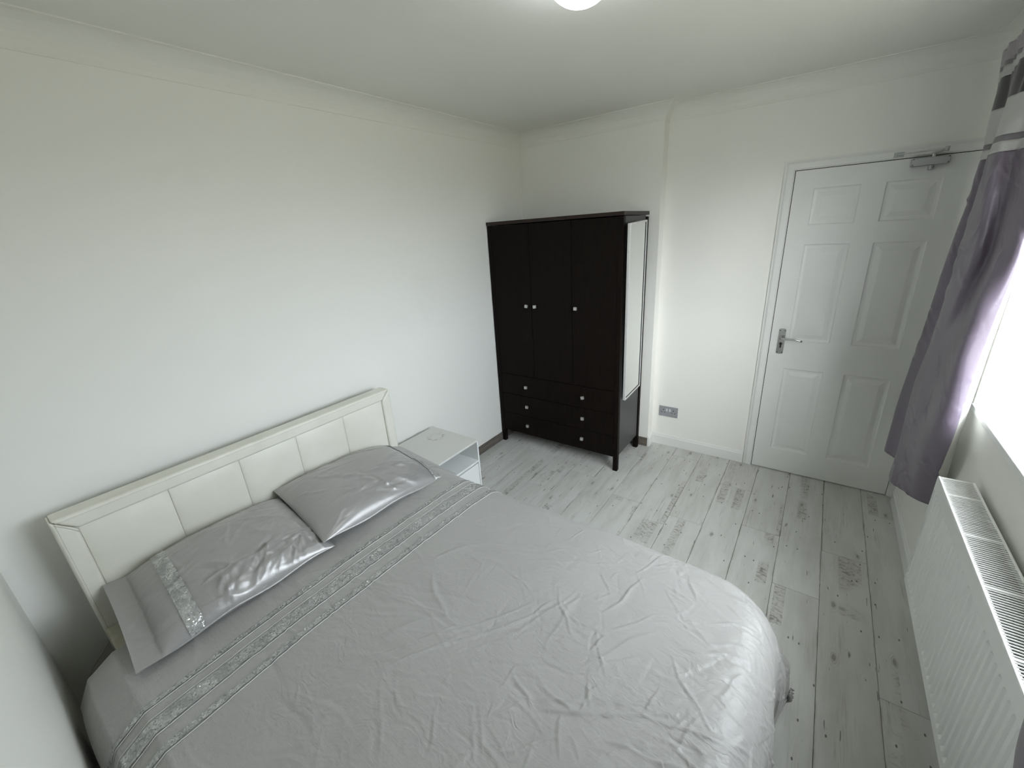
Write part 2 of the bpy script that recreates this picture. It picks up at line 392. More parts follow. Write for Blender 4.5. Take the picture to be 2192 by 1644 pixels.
def tube(bm, pts, r, n=10):
    pts = [Vector(p) for p in pts]; rings = []; up = None
    for i, p in enumerate(pts):
        d = (pts[min(i + 1, len(pts) - 1)] - pts[max(i - 1, 0)]).normalized()
        if up is None:
            up = Vector((0, 0, 1)) if abs(d.z) < 0.9 else Vector((1, 0, 0))
        s = d.cross(up).normalized(); up = s.cross(d).normalized()
        rr = r[i] if isinstance(r, (list, tuple)) else r
        rings.append([bm.verts.new(p + (s * math.cos(t) + up * math.sin(t)) * rr) for t in [2 * math.pi * k / n for k in range(n)]])
    for a, b in zip(rings, rings[1:]):
        for k in range(n): bm.faces.new((a[k], a[(k + 1) % n], b[(k + 1) % n], b[k]))
    bm.faces.new(rings[0][::-1]); bm.faces.new(rings[-1])
def lathe(bm, prof, c, n=40):
    rings = []
    for r, z in prof:
        if r < 1e-6: rings.append([bm.verts.new((c[0], c[1], c[2] + z))])
        else: rings.append([bm.verts.new((c[0] + r * math.cos(t), c[1] + r * math.sin(t), c[2] + z)) for t in [2 * math.pi * k / n for k in range(n)]])
    for a, b in zip(rings, rings[1:]):
        for k in range(n):
            if len(a) == 1 and len(b) == 1: continue
            if len(a) == 1: bm.faces.new((a[0], b[k], b[(k + 1) % n]))
            elif len(b) == 1: bm.faces.new((a[k], a[(k + 1) % n], b[0]))
            else: bm.faces.new((a[k], a[(k + 1) % n], b[(k + 1) % n], b[k]))
def interp(x, xs, ys): return float(np.interp(x, xs, ys))

# ------------------------------------------------------------------ room shell
T = 0.12
struct(box('wall_left', XL - T, XL, YN - T, YD + T, -0.1, H + 0.1, M_WALL_L))
struct(box('wall_wardrobe_side', XL, XS, YW, YD + T, -0.1, H + 0.1, M_WALL))
bm = bmesh.new()     # door wall with the doorway left open
bx(bm, XS, XD - 0.03, YD, YD + T, -0.1, H + 0.1); bx(bm, XD + DW + 0.03, W + RD + 0.1, YD, YD + T, -0.1, H + 0.1)
bx(bm, XD - 0.03, XD + DW + 0.03, YD, YD + T, DH + 0.03, H + 0.1)
struct(obj('wall_back', bm, M_WALL))
struct(box('wall_near', XL - T, W + RD + 0.1, YN - T, YN, -0.1, H + 0.1, M_WALL))
bm = bmesh.new()
X2 = W + RD + 0.06
bx(bm, W, X2, YN, YD, -0.1, WZ0); bx(bm, W, X2, YN, YD, WZ1, H + 0.1)
bx(bm, W, X2, WY0, YD, WZ0, WZ1); bx(bm, W, X2, YN, WY1, WZ0, WZ1)
struct(obj('wall_right', bm, M_WALL))
struct(box('ceiling', XL - T, X2, YN - T, YD + T, H, H + 0.1, M_CEIL))
# hallway behind the door so that no sky leaks through the door gap
struct(box('wall_hall', XD - 0.15, W + RD, YD + T + 0.02, YD + T + 0.06, -0.1, H, M_DARK))

# floor: dark underlay slab with one object per laminate board
floor = struct(box('floor', XL - T, X2, YN - T, YD + T, -0.12, -0.012, M_DARK))
PW = 0.1963
seams = [1.344 + PW * k for k in range(-7, 8)]
joint = {1.344: -0.15, 1.5403: -0.907, 1.7366: -0.383, 1.9329: -0.780, 2.1292: -1.180, 2.3255: -0.792, 2.5218: -0.291,
         1.1477: -0.880, 0.9514: -0.30, 0.7551: -0.745, 0.5588: -1.05, 0.3625: -0.20, 0.1662: -0.62, -0.0301: -1.0}
PLEN = 1.30
def plank(x0, x1, y0, y1):
    x0 = max(x0, XL - 0.01); x1 = min(x1, W + 0.01); y0 = max(y0, YN - 0.01); y1 = min(y1, YD + 0.06)
    if x1 - x0 < 0.01 or y1 - y0 < 0.01: return
    g = 0.0007; cx, cy = (x0 + x1) / 2, (y0 + y1) / 2; hx, hy = (x1 - x0) / 2 - g, (y1 - y0) / 2 - g; b = 0.0012
    v = []; 
    for z, i in ((-0.012, 0), (-0.001, 0), (0.0, b)):
        for sx, sy in ((-1, -1), (1, -1), (1, 1), (-1, 1)): v.append((sx * (hx - i), sy * (hy - i), z))
    f = [(3, 2, 1, 0), (8, 9, 10, 11)]
    for L in (0, 4):
        for k in range(4): f.append((L + k, L + (k + 1) % 4, L + 4 + (k + 1) % 4, L + 4 + k))
    o = obj('plank', (v, f), M_FLOOR, floor); o.location = (cx, cy, random.uniform(0, 0.0003))
for x in seams:
    key = min(joint, key=lambda q: abs(q - x))
    if abs(key - x) > 0.01: continue
    y = joint[key]
    ys = [y]
    while ys[-1] > YN - 0.1: ys.append(ys[-1] - PLEN)
    ys = [y + PLEN] + ys
    for a, b in zip(ys, ys[1:]): plank(x, x + PW, b, a)

# coving (quarter hollow with little lips); trim_n
def cove_profile(c, lip=0.004):
    # coordinates: (distance from wall, z below ceiling)
    pts = [(0, 0), (0, -c), (lip, -c), (lip, -c + lip)]
    for k in range(0, 9):
        t = math.radians(90 * k / 8)
        # concave quarter circle centred at (c, -c)
        pts.append((c - (c - lip) * math.cos(t), -c + (c - lip) * math.sin(t)))
    pts += [(c, -lip), (c, 0)]
    out = []
    for p_ in pts:
        if not out or (abs(p_[0] - out[-1][0]) + abs(p_[1] - out[-1][1])) > 1e-5: out.append(p_)
    return out
cp = cove_profile(CV + 0.006)
def cove(name, axis, a, b, wall, sgn):
    bm = bmesh.new(); prism(bm, [(wall + sgn * d, H + z) for d, z in cp], axis, a, b)
    return struct(obj(name, bm, M_CEIL))
# for axis y the profile is (x,z); for axis x it is (y,z)
def cove_mitre(name, pts_base, horiz, wall, sgn, a, b, ma, mb):
    """coving run with mitred ends. ma/mb shift of the end per metre of offset"""
    bm = bmesh.new(); A = []; B = []
    for d, z in cp:
        for L, e0, mm in ((A, a, ma), (B, b, mb)):
            t = e0 + mm * d
            L.append(bm.verts.new((wall + sgn * d, t, H + z) if horiz == 'y' else (t, wall + sgn * d, H + z)))
    n = len(cp); bm.faces.new(A); bm.faces.new(B[::-1])
    for i in range(n): bm.faces.new((A[i], B[i], B[(i + 1) % n], A[(i + 1) % n]))
    return struct(obj(name, bm, M_CEIL))
cove_mitre('trim_1', None, 'y', XL, 1, YN, YW, 1, -1)
cove_mitre('trim_2', None, 'x', YW, -1, XL, XS, 1, 1)
cove_mitre('trim_3', None, 'y', XS, 1, YW, YD, -1, -1)
cove_mitre('trim_4', None, 'x', YD, -1, XS, W, 1, -1)
cove_mitre('trim_5', None, 'y', W, -1, YD, YN, -1, 1)
cove_mitre('trim_6', None, 'x', YN, 1, XL, W, 1, -1)

# brown wood-look tile skirting, one object per tile
def tile_run(name, axis, a, b, wall, sgn, n):
    root = struct(box(name, *( (wall, wall + sgn * 0.004, a, b) if axis == 'y' else (a, b, wall, wall + sgn * 0.004)), 0.0, 0.072, M_DARK))
    for k in range(n):
        s0 = a + (b - a) * k / n + (0.0012 if b > a else -0.0012); s1 = a + (b - a) * (k + 1) / n - (0.0012 if b > a else -0.0012)
        bm = bmesh.new()
        if axis == 'y': bx(bm, wall + sgn * 0.0005, wall + sgn * 0.010, s0, s1, 0.001, 0.075)
        else: bx(bm, s0, s1, wall + sgn * 0.0005, wall + sgn * 0.010, 0.001, 0.075)
        obj('skirting_tile', bm, M_TILE, root, 0.001)
    return root
tile_run('baseboard_left', 'y', YN + 0.002, YW - 0.011, XL, 1, 6)
tile_run('baseboard_wardrobe', 'x', XL + 0.011, XS - 0.001, YW, -1, 3)
# white moulded skirting
SK = [(0, 0), (0, 0.092), (0.005, 0.092), (0.009, 0.086), (0.011, 0.078), (0.016, 0.072), (0.016, 0)]
def skirt(name, axis, a, b, wall, sgn):
    bm = bmesh.new(); prism(bm, [(wall + sgn * d, z + 0.001) for d, z in SK], axis, a, b); return struct(obj(name, bm, M_GLOSS))
skirt('baseboard_back', 'x', XS + 0.0165, XD - 0.062, YD, -1)
skirt('baseboard_step', 'y', YW - 0.006, YD, XS, 1)
skirt('baseboard_right', 'y', YN + 0.017, YD - 0.075, W, -1)
skirt('baseboard_near', 'x', XL + 0.012, W, YN, 1)

# ------------------------------------------------------------------ door
AW = 0.055
bm = bmesh.new()
AP = [(0.0, 0.0), (0.0, -0.010), (0.008, -0.016), (0.036, -0.016), (0.046, -0.010), (0.055, -0.009), (0.055, 0.0)]   # offset from opening edge, y
def arch_piece(bm, pts):
    # pts: function mapping (offset, y) at each mitre corner -> rings
    rings = [[bm.verts.new(f(o_, y_)) for o_, y_ in AP] for f in pts]
    for a, b in zip(rings, rings[1:]):
        n = len(AP)
        for i in range(n): bm.faces.new((a[i], b[i], b[(i + 1) % n], a[(i + 1) % n]))
    bm.faces.new(rings[0][::-1]); bm.faces.new(rings[-1])
g = 0.004
arch_piece(bm, [lambda o_, y_: (XD - g - o_, YD + y_, 0.0), lambda o_, y_: (XD - g - o_, YD + y_, DH + g + o_),
                lambda o_, y_: (XD + DW + g + min(o_, 0.034), YD + y_, DH + g + o_), lambda o_, y_: (XD + DW + g + min(o_, 0.034), YD + y_, 0.0)])
# jamb lining behind
bx(bm, XD - 0.03, XD - g, YD, YD + T, 0, DH + g); bx(bm, XD + DW + g, XD + DW + 0.03, YD, YD + T, 0, DH + g); bx(bm, XD - 0.03, XD + DW + 0.03, YD, YD + T, DH + g, DH + 0.03)
struct(obj('trim_7', bm, M_GLOSS))

YF = -0.012           # face of the door leaf
door = thing('door_1', '', ''); del door['label']; del door['category']; struct(door); door.location = (XD, YF, 0)
xs_ = [0.0, 0.100, 0.320, 0.424, 0.648, DW]; zs_ = [0.006, 0.172, 0.776, 0.966, 1.568, 1.678, 1.880, DH]
bm = bmesh.new()
for i in range(5):
    for j in range(7):
        if i in (1, 3) and j in (1, 3, 5): continue
        bx(bm, XD + xs_[i], XD + xs_[i + 1], YF, YF + 0.0235, zs_[j], zs_[j + 1])
bmesh.ops.remove_doubles(bm, verts=bm.verts[:], dist=1e-5)
# delete the internal faces where boxes touch
seen = {}
for f in bm.faces: seen.setdefault(tuple(round(c, 4) for c in f.calc_center_median()), []).append(f)
bmesh.ops.delete(bm, geom=[f for L in seen.values() if len(L) > 1 for f in L], context='FACES')
obj('door_leaf', bm, M_DOOR, door)
for i in (1, 3):
    for j in (1, 3, 5):
        a0, a1, c0, c1 = XD + xs_[i], XD + xs_[i + 1], zs_[j], zs_[j + 1]
        rings = []; bm = bmesh.new()
        for ins, dy in ((0, 0.0), (0.006, 0.007), (0.016, 0.009), (0.022, 0.009), (0.046, 0.002), (0.05, 0.0018)):
            rings.append([bm.verts.new(p) for p in ((a0 + ins, YF + dy, c0 + ins), (a1 - ins, YF + dy, c0 + ins), (a1 - ins, YF + dy, c1 - ins), (a0 + ins, YF + dy, c1 - ins))])
        for a, b in zip(rings, rings[1:]):
            for k in range(4): bm.faces.new((a[k], a[(k + 1) % 4], b[(k + 1) % 4], b[k]))
        bm.faces.new(rings[-1])
        back = [bm.verts.new(p) for p in ((a0, YF + 0.023, c0), (a1, YF + 0.023, c0), (a1, YF + 0.023, c1), (a0, YF + 0.023, c1))]
        for k in range(4): bm.faces.new((rings[0][(k + 1) % 4], rings[0][k], back[k], back[(k + 1) % 4]))
        bm.faces.new(back[::-1])
        obj('door_panel', bm, M_DOOR, door)
bm = bmesh.new(); bx(bm, XD - 0.0038, XD + DW + 0.0038, YF + 0.024, YF + 0.034, 0.0, DH + 0.0038)  # added dark strips: the door gap's shade as black colour
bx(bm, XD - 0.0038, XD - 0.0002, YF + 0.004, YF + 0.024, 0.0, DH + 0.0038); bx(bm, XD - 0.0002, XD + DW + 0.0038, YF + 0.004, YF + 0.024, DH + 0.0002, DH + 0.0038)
struct(obj('door_gap_shade', bm, M_DARK))
# handle
bm = bmesh.new(); hx0, hx1, hz0, hz1 = 1.925, 1.963, 0.878, 1.040
prof = []
for k in range(9): prof.append((hx0 + (hx1 - hx0) * k / 8, hz1 + 0.004 * math.sin(math.pi * k / 8)))
for k in range(9): prof.append((hx1 - (hx1 - hx0) * k / 8, hz0 - 0.004 * math.sin(math.pi * k / 8)))
A = [bm.verts.new((x, YF - 0.006, z)) for x, z in prof]; B = [bm.verts.new((x, YF - 0.0002, z)) for x, z in prof]
bm.faces.new(A); bm.faces.new(B[::-1])
for i in range(len(prof)): bm.faces.new((A[i], B[i], B[(i + 1) % len(prof)], A[(i + 1) % len(prof)]))
hp = obj('door_handle', bm, M_CHROME, door, 0.0015)
bm = bmesh.new()
bx(bm, 1.934, 1.958, YF - 0.016, YF - 0.005, 0.974, 0.994)
tube(bm, [(1.950, YF - 0.010, 0.986), (1.950, YF - 0.044, 0.986), (1.957, YF - 0.052, 0.9865), (1.985, YF - 0.054, 0.988), (2.020, YF - 0.053, 0.987), (2.048, YF - 0.049, 0.981), (2.058, YF - 0.046, 0.977)],
     [0.009, 0.008, 0.0075, 0.0065, 0.006, 0.006, 0.0068], 14)
obj('lever', bm, M_CHROME, hp, 0.0, True)
bm = bmesh.new()
tube(bm, [(1.944, YF - 0.0062, 0.944), (1.944, YF - 0.0068, 0.944)], 0.009, 20); bx(bm, 1.939, 1.949, YF - 0.0068, YF - 0.0062, 0.920, 0.944)
tube(bm, [(1.944, YF - 0.0062, 0.920), (1.944, YF - 0.0068, 0.920)], 0.005, 16)
obj('keyhole', bm, plain('dark_lock', (0.05, 0.045, 0.04, 1), 0.4), hp)
for sx in (1.931, 1.957):
    for sz in (1.032, 0.886):
        bm = bmesh.new(); tube(bm, [(sx, YF - 0.0060, sz), (sx, YF - 0.0072, sz)], 0.0032, 12); obj('screw', bm, plain('screw_dark', (0.12, 0.12, 0.12, 1), 0.4, metal=0.6) if 'screw_dark' not in bpy.data.materials else bpy.data.materials['screw_dark'], hp)

# door closer across the top of the door
dc = thing('door_closer', 'silver overhead door closer with folding arm at top of white door', 'door closer', (2.46, YF - 0.001, 1.93))
bm = bmesh.new(); bx(bm, 2.386, 2.530, YF - 0.042, YF - 0.0005, 1.938, 1.976); obj('closer_body', bm, M_ALU, dc, 0.004)
for sx in (2.392, 2.524):
    for sz in (1.944, 1.970):
        bm = bmesh.new(); tube(bm, [(sx, YF - 0.0415, sz), (sx, YF - 0.0445, sz)], 0.003, 10); obj('screw', bm, bpy.data.materials['screw_dark'], dc)
bm = bmesh.new(); tube(bm, [(2.466, YF - 0.024, 1.938), (2.466, YF - 0.024, 1.916)], 0.012, 20); obj('adjuster_cap', bm, M_ALU, dc, 0.002)
bm = bmesh.new(); tube(bm, [(2.466, YF - 0.024, 1.976), (2.466, YF - 0.024, 1.994)], 0.008, 16); obj('spindle', bm, M_CHROME, dc)
def strip(bm, a, b, w, t):
    a, b = Vector(a), Vector(b); d = (b - a).normalized(); s = Vector((d.y, -d.x, 0)).normalized() * w; u = Vector((0, 0, t))
    v = [bm.verts.new(p) for p in (a - s - u, a + s - u, b + s - u, b - s - u, a - s + u, a + s + u, b + s + u, b - s + u)]
    for f in ((3, 2, 1, 0), (4, 5, 6, 7), (0, 1, 5, 4), (1, 2, 6, 5), (2, 3, 7, 6), (3, 0, 4, 7)): bm.faces.new([v[i] for i in f])
bm = bmesh.new(); strip(bm, (2.466, YF - 0.024, 1.994), (2.500, YF - 0.105, 1.996), 0.009, 0.003); obj('lower_arm', bm, M_ALU, dc, 0.001)
bm = bmesh.new(); strip(bm, (2.500, YF - 0.105, 2.003), (2.330, -0.030, 2.004), 0.008, 0.003); tube(bm, [(2.500, YF - 0.105, 1.990), (2.500, YF - 0.105, 2.010)], 0.009, 14); obj('upper_arm', bm, M_ALU, dc, 0.001)
bm = bmesh.new(); bx(bm, 2.312, 2.352, -0.022, -0.0165, 1.992, 2.016); bx(bm, 2.324, 2.340, -0.036, -0.0165, 1.998, 2.010); obj('arm_bracket', bm, M_ALU, dc, 0.001)

# socket
so = thing('wall_socket', 'grey double plug socket low on the wall beside the door', 'socket', (1.2525, -0.001, 0.302))
bm = bmesh.new(); bx(bm, 1.179, 1.326, -0.009, -0.0003, 0.259, 0.345); obj('face_plate', bm, M_PLATE, so, 0.003)
for x in (1.2525 - 0.012, 1.2525 + 0.012):
    bm = bmesh.new(); bx(bm, x - 0.0065, x + 0.0065, -0.0125, -0.009, 0.305, 0.327); obj('rocker_switch', bm, M_SWITCH, so, 0.001)
for cx in (1.213, 1.292):
    for dx, dz, w, h in ((0, 0.015, 0.0026, 0.0048), (-0.0115, -0.006, 0.004, 0.0024), (0.0115, -0.006, 0.004, 0.0024)):
        bm = bmesh.new(); bx(bm, cx + dx - w, cx + dx + w, -0.0094, -0.0086, 0.300 + dz - h, 0.300 + dz + h); obj('pin_hole', bm, M_DARK, so)
for x in (1.192, 1.313):
    bm = bmesh.new(); tube(bm, [(x, -0.0088, 0.302), (x, -0.0098, 0.302)], 0.0028, 10); obj('screw', bm, bpy.data.materials['screw_dark'], so)

# ------------------------------------------------------------------ window (in the reveal) and sill
win = thing('window_1', '', ''); del win['label']; del win['category']; struct(win); win.location = (W + RD, -1.56, WZ0)
xg0, xg1 = W + RD - 0.025, W + RD + 0.03
def fr(name, y0, y1, z0, z1, x0=xg0, x1=xg1): return box(name, x0, x1, y0, y1, z0, z1, M_UPVC, win, 0.004)
fr('window_frame', WY0, WY0 - 0.06, WZ0 + 0.02, WZ1); fr('window_frame', WY1, WY1 + 0.06, WZ0 + 0.02, WZ1)
fr('window_frame', WY0 - 0.06, WY1 + 0.06, WZ0 + 0.02, WZ0 + 0.08); fr('window_frame', WY0 - 0.06, WY1 + 0.06, WZ1 - 0.06, WZ1)
fr('mullion', -1.715, -1.775, WZ0 + 0.08, WZ1 - 0.06)
for a, b in ((WY0 - 0.06, -1.715), (-1.775, WY1 + 0.06)): box('window_pane', W + RD - 0.003, W + RD + 0.003, a, b, WZ0 + 0.08, WZ1 - 0.06, M_GLASS, win)
box('window_sill', W - 0.006, W + RD + 0.0, WY0, WY1, WZ0 - 0.002, WZ0 + 0.022, M_SILL, win, 0.003)

# ------------------------------------------------------------------ ceiling lamp
LX, LY = 1.42, -1.87
lamp = thing('ceiling_light', 'round glowing white ceiling light', 'ceiling light', (LX, LY, H))
bm = bmesh.new(); lathe(bm, [(0.0, -0.0005), (0.085, -0.0005), (0.085, -0.018), (0.0, -0.018)], (LX, LY, H)); obj('lamp_base', bm, M_UPVC, lamp, 0.002)
bm = bmesh.new(); lathe(bm, [(0.0, -0.018)] + [(0.102 * math.cos(t), -0.022 - 0.088 * math.sin(t)) for t in np.linspace(0, math.pi / 2, 14)[:-1]] + [(0.0, -0.110)], (LX, LY, H)); obj('lamp_shade', bm, M_LAMP, lamp, smooth=True)

# ------------------------------------------------------------------ wardrobe
x0, x1 = -0.012, 1.062; yb, yf = YW - 0.035, -0.594; hz = 1.826
wr = thing('wardrobe', 'dark espresso three door wardrobe with three drawers in the corner', 'wardrobe', (0.525, -0.365, 0))
p = 0.034
for (a, b, c, d, zt) in ((x0, x0 + p, yf, yf + p, 1.800), (x1 - p, x1, yf, yf + p, 1.800), (x0, x0 + p, yb - p, yb, 1.792), (x1 - p, x1 + 0.0, yb - p, yb, 1.792)):
    box('leg', a, b, c, d, 0.0, zt, M_ESP, wr, 0.0015)
box('top_board', x0 - 0.003, x1 + 0.004, yf - 0.005, yb - 0.001, 1.803, hz, M_ESPTOP, wr, 0.002)
for a in (x0 + 0.006, x1 - 0.006 - 0.014): box('side_panel', a, a + 0.014, yf + p, yb - p - 0.010, 0.118, 1.800, M_ESP_SIDE, wr)
box('back_panel', x0 + p, x1 - p, yb - 0.014, yb - 0.006, 0.10, 1.80, M_ESP, wr)
box('bottom_board', x0 + p, x1 - p, yf + 0.02, yb - 0.02, 0.112, 0.128, M_ESP, wr)
box('carcass_divider', x0 + p, x1 - p, yf + 0.024, yb - 0.02, 0.632, 0.644, M_ESP, wr)
def sq_knob(parent, x, z, rot):
    bm = bmesh.new(); s = 0.0115
    vs = bx(bm, -s, s, -0.026, -0.010, -s, s); tube(bm, [(0, -0.012, 0), (0, 0.0, 0)], 0.006, 10)
    bmesh.ops.rotate(bm, verts=bm.verts[:], cent=(0, 0, 0), matrix=Matrix.Rotation(math.radians(rot), 3, 'Y'))
    bmesh.ops.translate(bm, verts=bm.verts[:], vec=(x, yf, z))
    return obj('knob', bm, M_KNOB, parent, 0.0025)
gq = 0.0018
dx = [x0 + p, 0.3575, 0.6990, x1 - p]
for k, (kx, kz, kr) in enumerate(((0.322, 1.215, 12), (0.397, 1.215, -4), (0.734, 1.218, 2))):
    d_ = box('wardrobe_door', dx[k] + gq, dx[k + 1] - gq, yf + 0.001, yf + 0.020, 0.642, 1.796, M_ESP, wr, 0.001); sq_knob(d_, kx, kz, kr)
dz = [0.114, 0.286, 0.464, 0.640]
kn = [((0.276, 0.205, 0), (0.779, 0.212, 3)), ((0.279, 0.379, 2), (0.785, 0.385, -3)), ((0.278, 0.552, 0), (0.786, 0.556, -12))]
for k in range(3):
    off = (0.0, 0.001, 0.0)[k]
    d_ = box('drawer', x0 + p + gq, x1 - p - gq, yf + 0.001 - off, yf + 0.020, dz[k] + gq, dz[k + 1] - gq, M_ESP, wr, 0.001)
    for kx, kz, kr in kn[k]: sq_knob(d_, kx, kz, kr)

# mirror hanging slightly askew on the wardrobe side
mr = thing('mirror', 'tall narrow silver framed mirror on the wardrobe side', 'mirror', (x1 + 0.012, -0.404, 1.164))
mr.rotation_euler = (math.radians(2.9), math.radians(1.0), 0)
MW, MH, FW = 0.152, 0.600, 0.013
def local(name, bm, mat, bevel=0.0, parent=mr):
    o = obj(name, bm, mat, None, bevel); o.parent = parent; return o
bm = bmesh.new(); bx(bm, 0.002, 0.014, -MW + FW, MW - FW, -MH + FW, MH - FW); local('mirror_glass', bm, M_MIRROR)
for (a, b, c, d) in ((-MW, -MW + FW, -MH, MH), (MW - FW, MW, -MH, MH), (-MW + FW, MW - FW, -MH, -MH + FW), (-MW + FW, MW - FW, MH - FW, MH)):
    bm = bmesh.new(); bx(bm, 0.000, 0.020, a, b, c, d); local('frame', bm, M_MIRFRAME, 0.003)

for (a, b, c, d) in ((-MW + FW, -MW + FW + 0.003, -MH + FW, MH - FW), (MW - FW - 0.003, MW - FW, -MH + FW, MH - FW), (-MW + FW, MW - FW, -MH + FW, -MH + FW + 0.003)):
    bm = bmesh.new(); bx(bm, 0.0142, 0.0165, a, b, c, d); local('inner_lip', bm, M_DARK)

# ------------------------------------------------------------------ nightstand
ns = thing('nightstand', 'small white nightstand with open shelf and drawer between bed and wardrobe', 'nightstand', (0.235, -1.60, 0))
nx0, nx1, ny0, ny1, nh = 0.028, 0.440, -1.782, -1.420, 0.492
box('side_panel', nx0, nx1, ny0, ny0 + 0.012, 0.0, nh - 0.0125, M_MELA, ns, 0.0008); box('side_panel', nx0, nx1, ny1 - 0.012, ny1, 0.0, nh - 0.0125, M_MELA, ns, 0.0008)
box('top_board', nx0, nx1, ny0, ny1, nh - 0.012, nh, M_NTOP, ns, 0.0008)
box('back_panel', nx0 + 0.002, nx0 + 0.010, ny0 + 0.012, ny1 - 0.012, 0.03, nh - 0.012, M_MELA, ns)
box('shelf', nx0 + 0.010, nx1 - 0.001, ny0 + 0.012, ny1 - 0.012, 0.333, 0.346, M_MELA, ns, 0.0008)
box('bottom_board', nx0 + 0.010, nx1 - 0.004, ny0 + 0.012, ny1 - 0.012, 0.075, 0.087, M_MELA, ns)
box('drawer', nx1 - 0.018, nx1 - 0.002, ny0 + 0.014, ny1 - 0.014, 0.160, 0.322, M_MELA, ns, 0.001)
box('drawer', nx1 - 0.018, nx1 - 0.002, ny0 + 0.014, ny1 - 0.014, 0.080, 0.154, M_MELA, ns, 0.001)

# ------------------------------------------------------------------ bed
bed = thing('bed', 'double bed with cream leatherette panelled headboard against left wall', 'bed', (1.1, -2.51, 0))
HX0, HX1, HY0, HY1, HZ = 0.050, 0.128, -3.224, -1.806, 0.928
box('headboard', HX0, HX1 - 0.012, HY0 + 0.004, HY1 - 0.004, 0.16, HZ - 0.004, M_LEATHER, bed, 0.012)
def border(pts, name='headboard_border'):
    """padded border piece from outline in (y,z), domed in x"""
    bm = bmesh.new(); n = len(pts)
    back = [bm.verts.new((HX0, y, z)) for y, z in pts]; front = [bm.verts.new((HX1 + 0.004, y, z)) for y, z in pts]
    bm.faces.new(back[::-1]); bm.faces.new(front)
    for i in range(n): bm.faces.new((back[i], back[(i + 1) % n], front[(i + 1) % n], front[i]))
    o = obj(name, bm, M_LEATHER, bed, 0.011, seg=4); return o
bw = 0.058
e_ = 0.0012
border([(HY0, 0.16), (HY0 + bw, 0.16), (HY0 + bw, HZ - bw - e_), (HY0, HZ - e_)])
border([(HY1 - bw, 0.16), (HY1, 0.16), (HY1, HZ - e_), (HY1 - bw, HZ - bw - e_)])
border([(HY0 + e_, HZ), (HY0 + bw + e_, HZ - bw), (HY1 - bw - e_, HZ - bw), (HY1 - e_, HZ)])
# stitched seam lines on the borders
bm = bmesh.new()
tube(bm, [(HX1 + 0.0035, HY0 + 0.012, 0.2), (HX1 + 0.0035, HY0 + 0.012, HZ - 0.014)], 0.0009, 5)
tube(bm, [(HX1 + 0.0035, HY0 + 0.014, HZ - 0.012), (HX1 + 0.0035, HY1 - 0.014, HZ - 0.012)], 0.0009, 5)
tube(bm, [(HX1 + 0.0042, HY0 + 0.010, HZ - 0.016), (HX1 + 0.0045, HY0 + 0.030, HZ - 0.036), (HX1 + 0.0042, HY0 + bw, HZ - bw - 0.012)], 0.0009, 5)
obj('seam', bm, plain('grey_thread', (0.50, 0.48, 0.42, 1), 0.7), bed)
py = [HY0 + bw + 0.001, -2.903, -2.641, -2.381, -2.120, HY1 - bw - 0.001]
for a, b in zip(py, py[1:]):
    # slightly domed padded panel
    nu = nv = 14; z0_, z1_ = 0.40, HZ - bw - 0.002; vs = []; fs = []
    for i in range(nu + 1):
        for j in range(nv + 1):
            u, v = i / nu * 2 - 1, j / nv * 2 - 1
            u = math.copysign(1 - (1 - abs(u)) ** 1.7, u); v = math.copysign(1 - (1 - abs(v)) ** 1.7, v)
            dome = (1 - abs(u) ** 8) * (1 - abs(v) ** 10)
            vs.append((HX1 - 0.010 + 0.0085 * dome + 0.0025 * (1 - u * u) * (1 - v * v), a + 0.0008 + (b - a - 0.0016) * (u + 1) / 2, z0_ + (z1_ - z0_) * (v + 1) / 2))
    for i in range(nu):
        for j in range(nv): k = i * (nv + 1) + j; fs.append((k, k + nv + 1, k + nv + 2, k + 1))
    obj('headboard_panel', (vs, fs), M_LEATHER, bed, smooth=True)
RZ = 0.455
def rail(a, b, c, d, mat=M_LEATHER): return box('side_rail', a, b, c, d, 0.17, RZ, mat, bed, 0.010)
rail(HX1 + 0.005, 2.050, -3.222, -3.178, M_STAIN); rail(HX1 + 0.005, 2.050, -1.942, -1.900)
box('foot_rail', 2.008, 2.050, -3.176, -1.942, 0.17, 0.40, M_LEATHER, bed, 0.008)
for lx, ly in ((0.3, -3.15), (0.3, -1.96), (1.97, -3.15), (1.97, -1.96), (1.15, -2.51)): box('leg', lx - 0.03, lx + 0.03, ly - 0.03, ly + 0.03, 0.0, 0.172, M_UNDER, bed, 0.003)
for k in range(12): box('slat', 0.24 + k * 0.155, 0.30 + k * 0.155, -3.178, -1.940, 0.215, 0.232, M_CORD, bed)
mat_o = tag(box('mattress', 0.140, 2.000, -3.172, -1.948, 0.234, 0.520, M_SHEET, None, 0.03), 'mattress in a grey fitted sheet under the duvet', 'mattress')

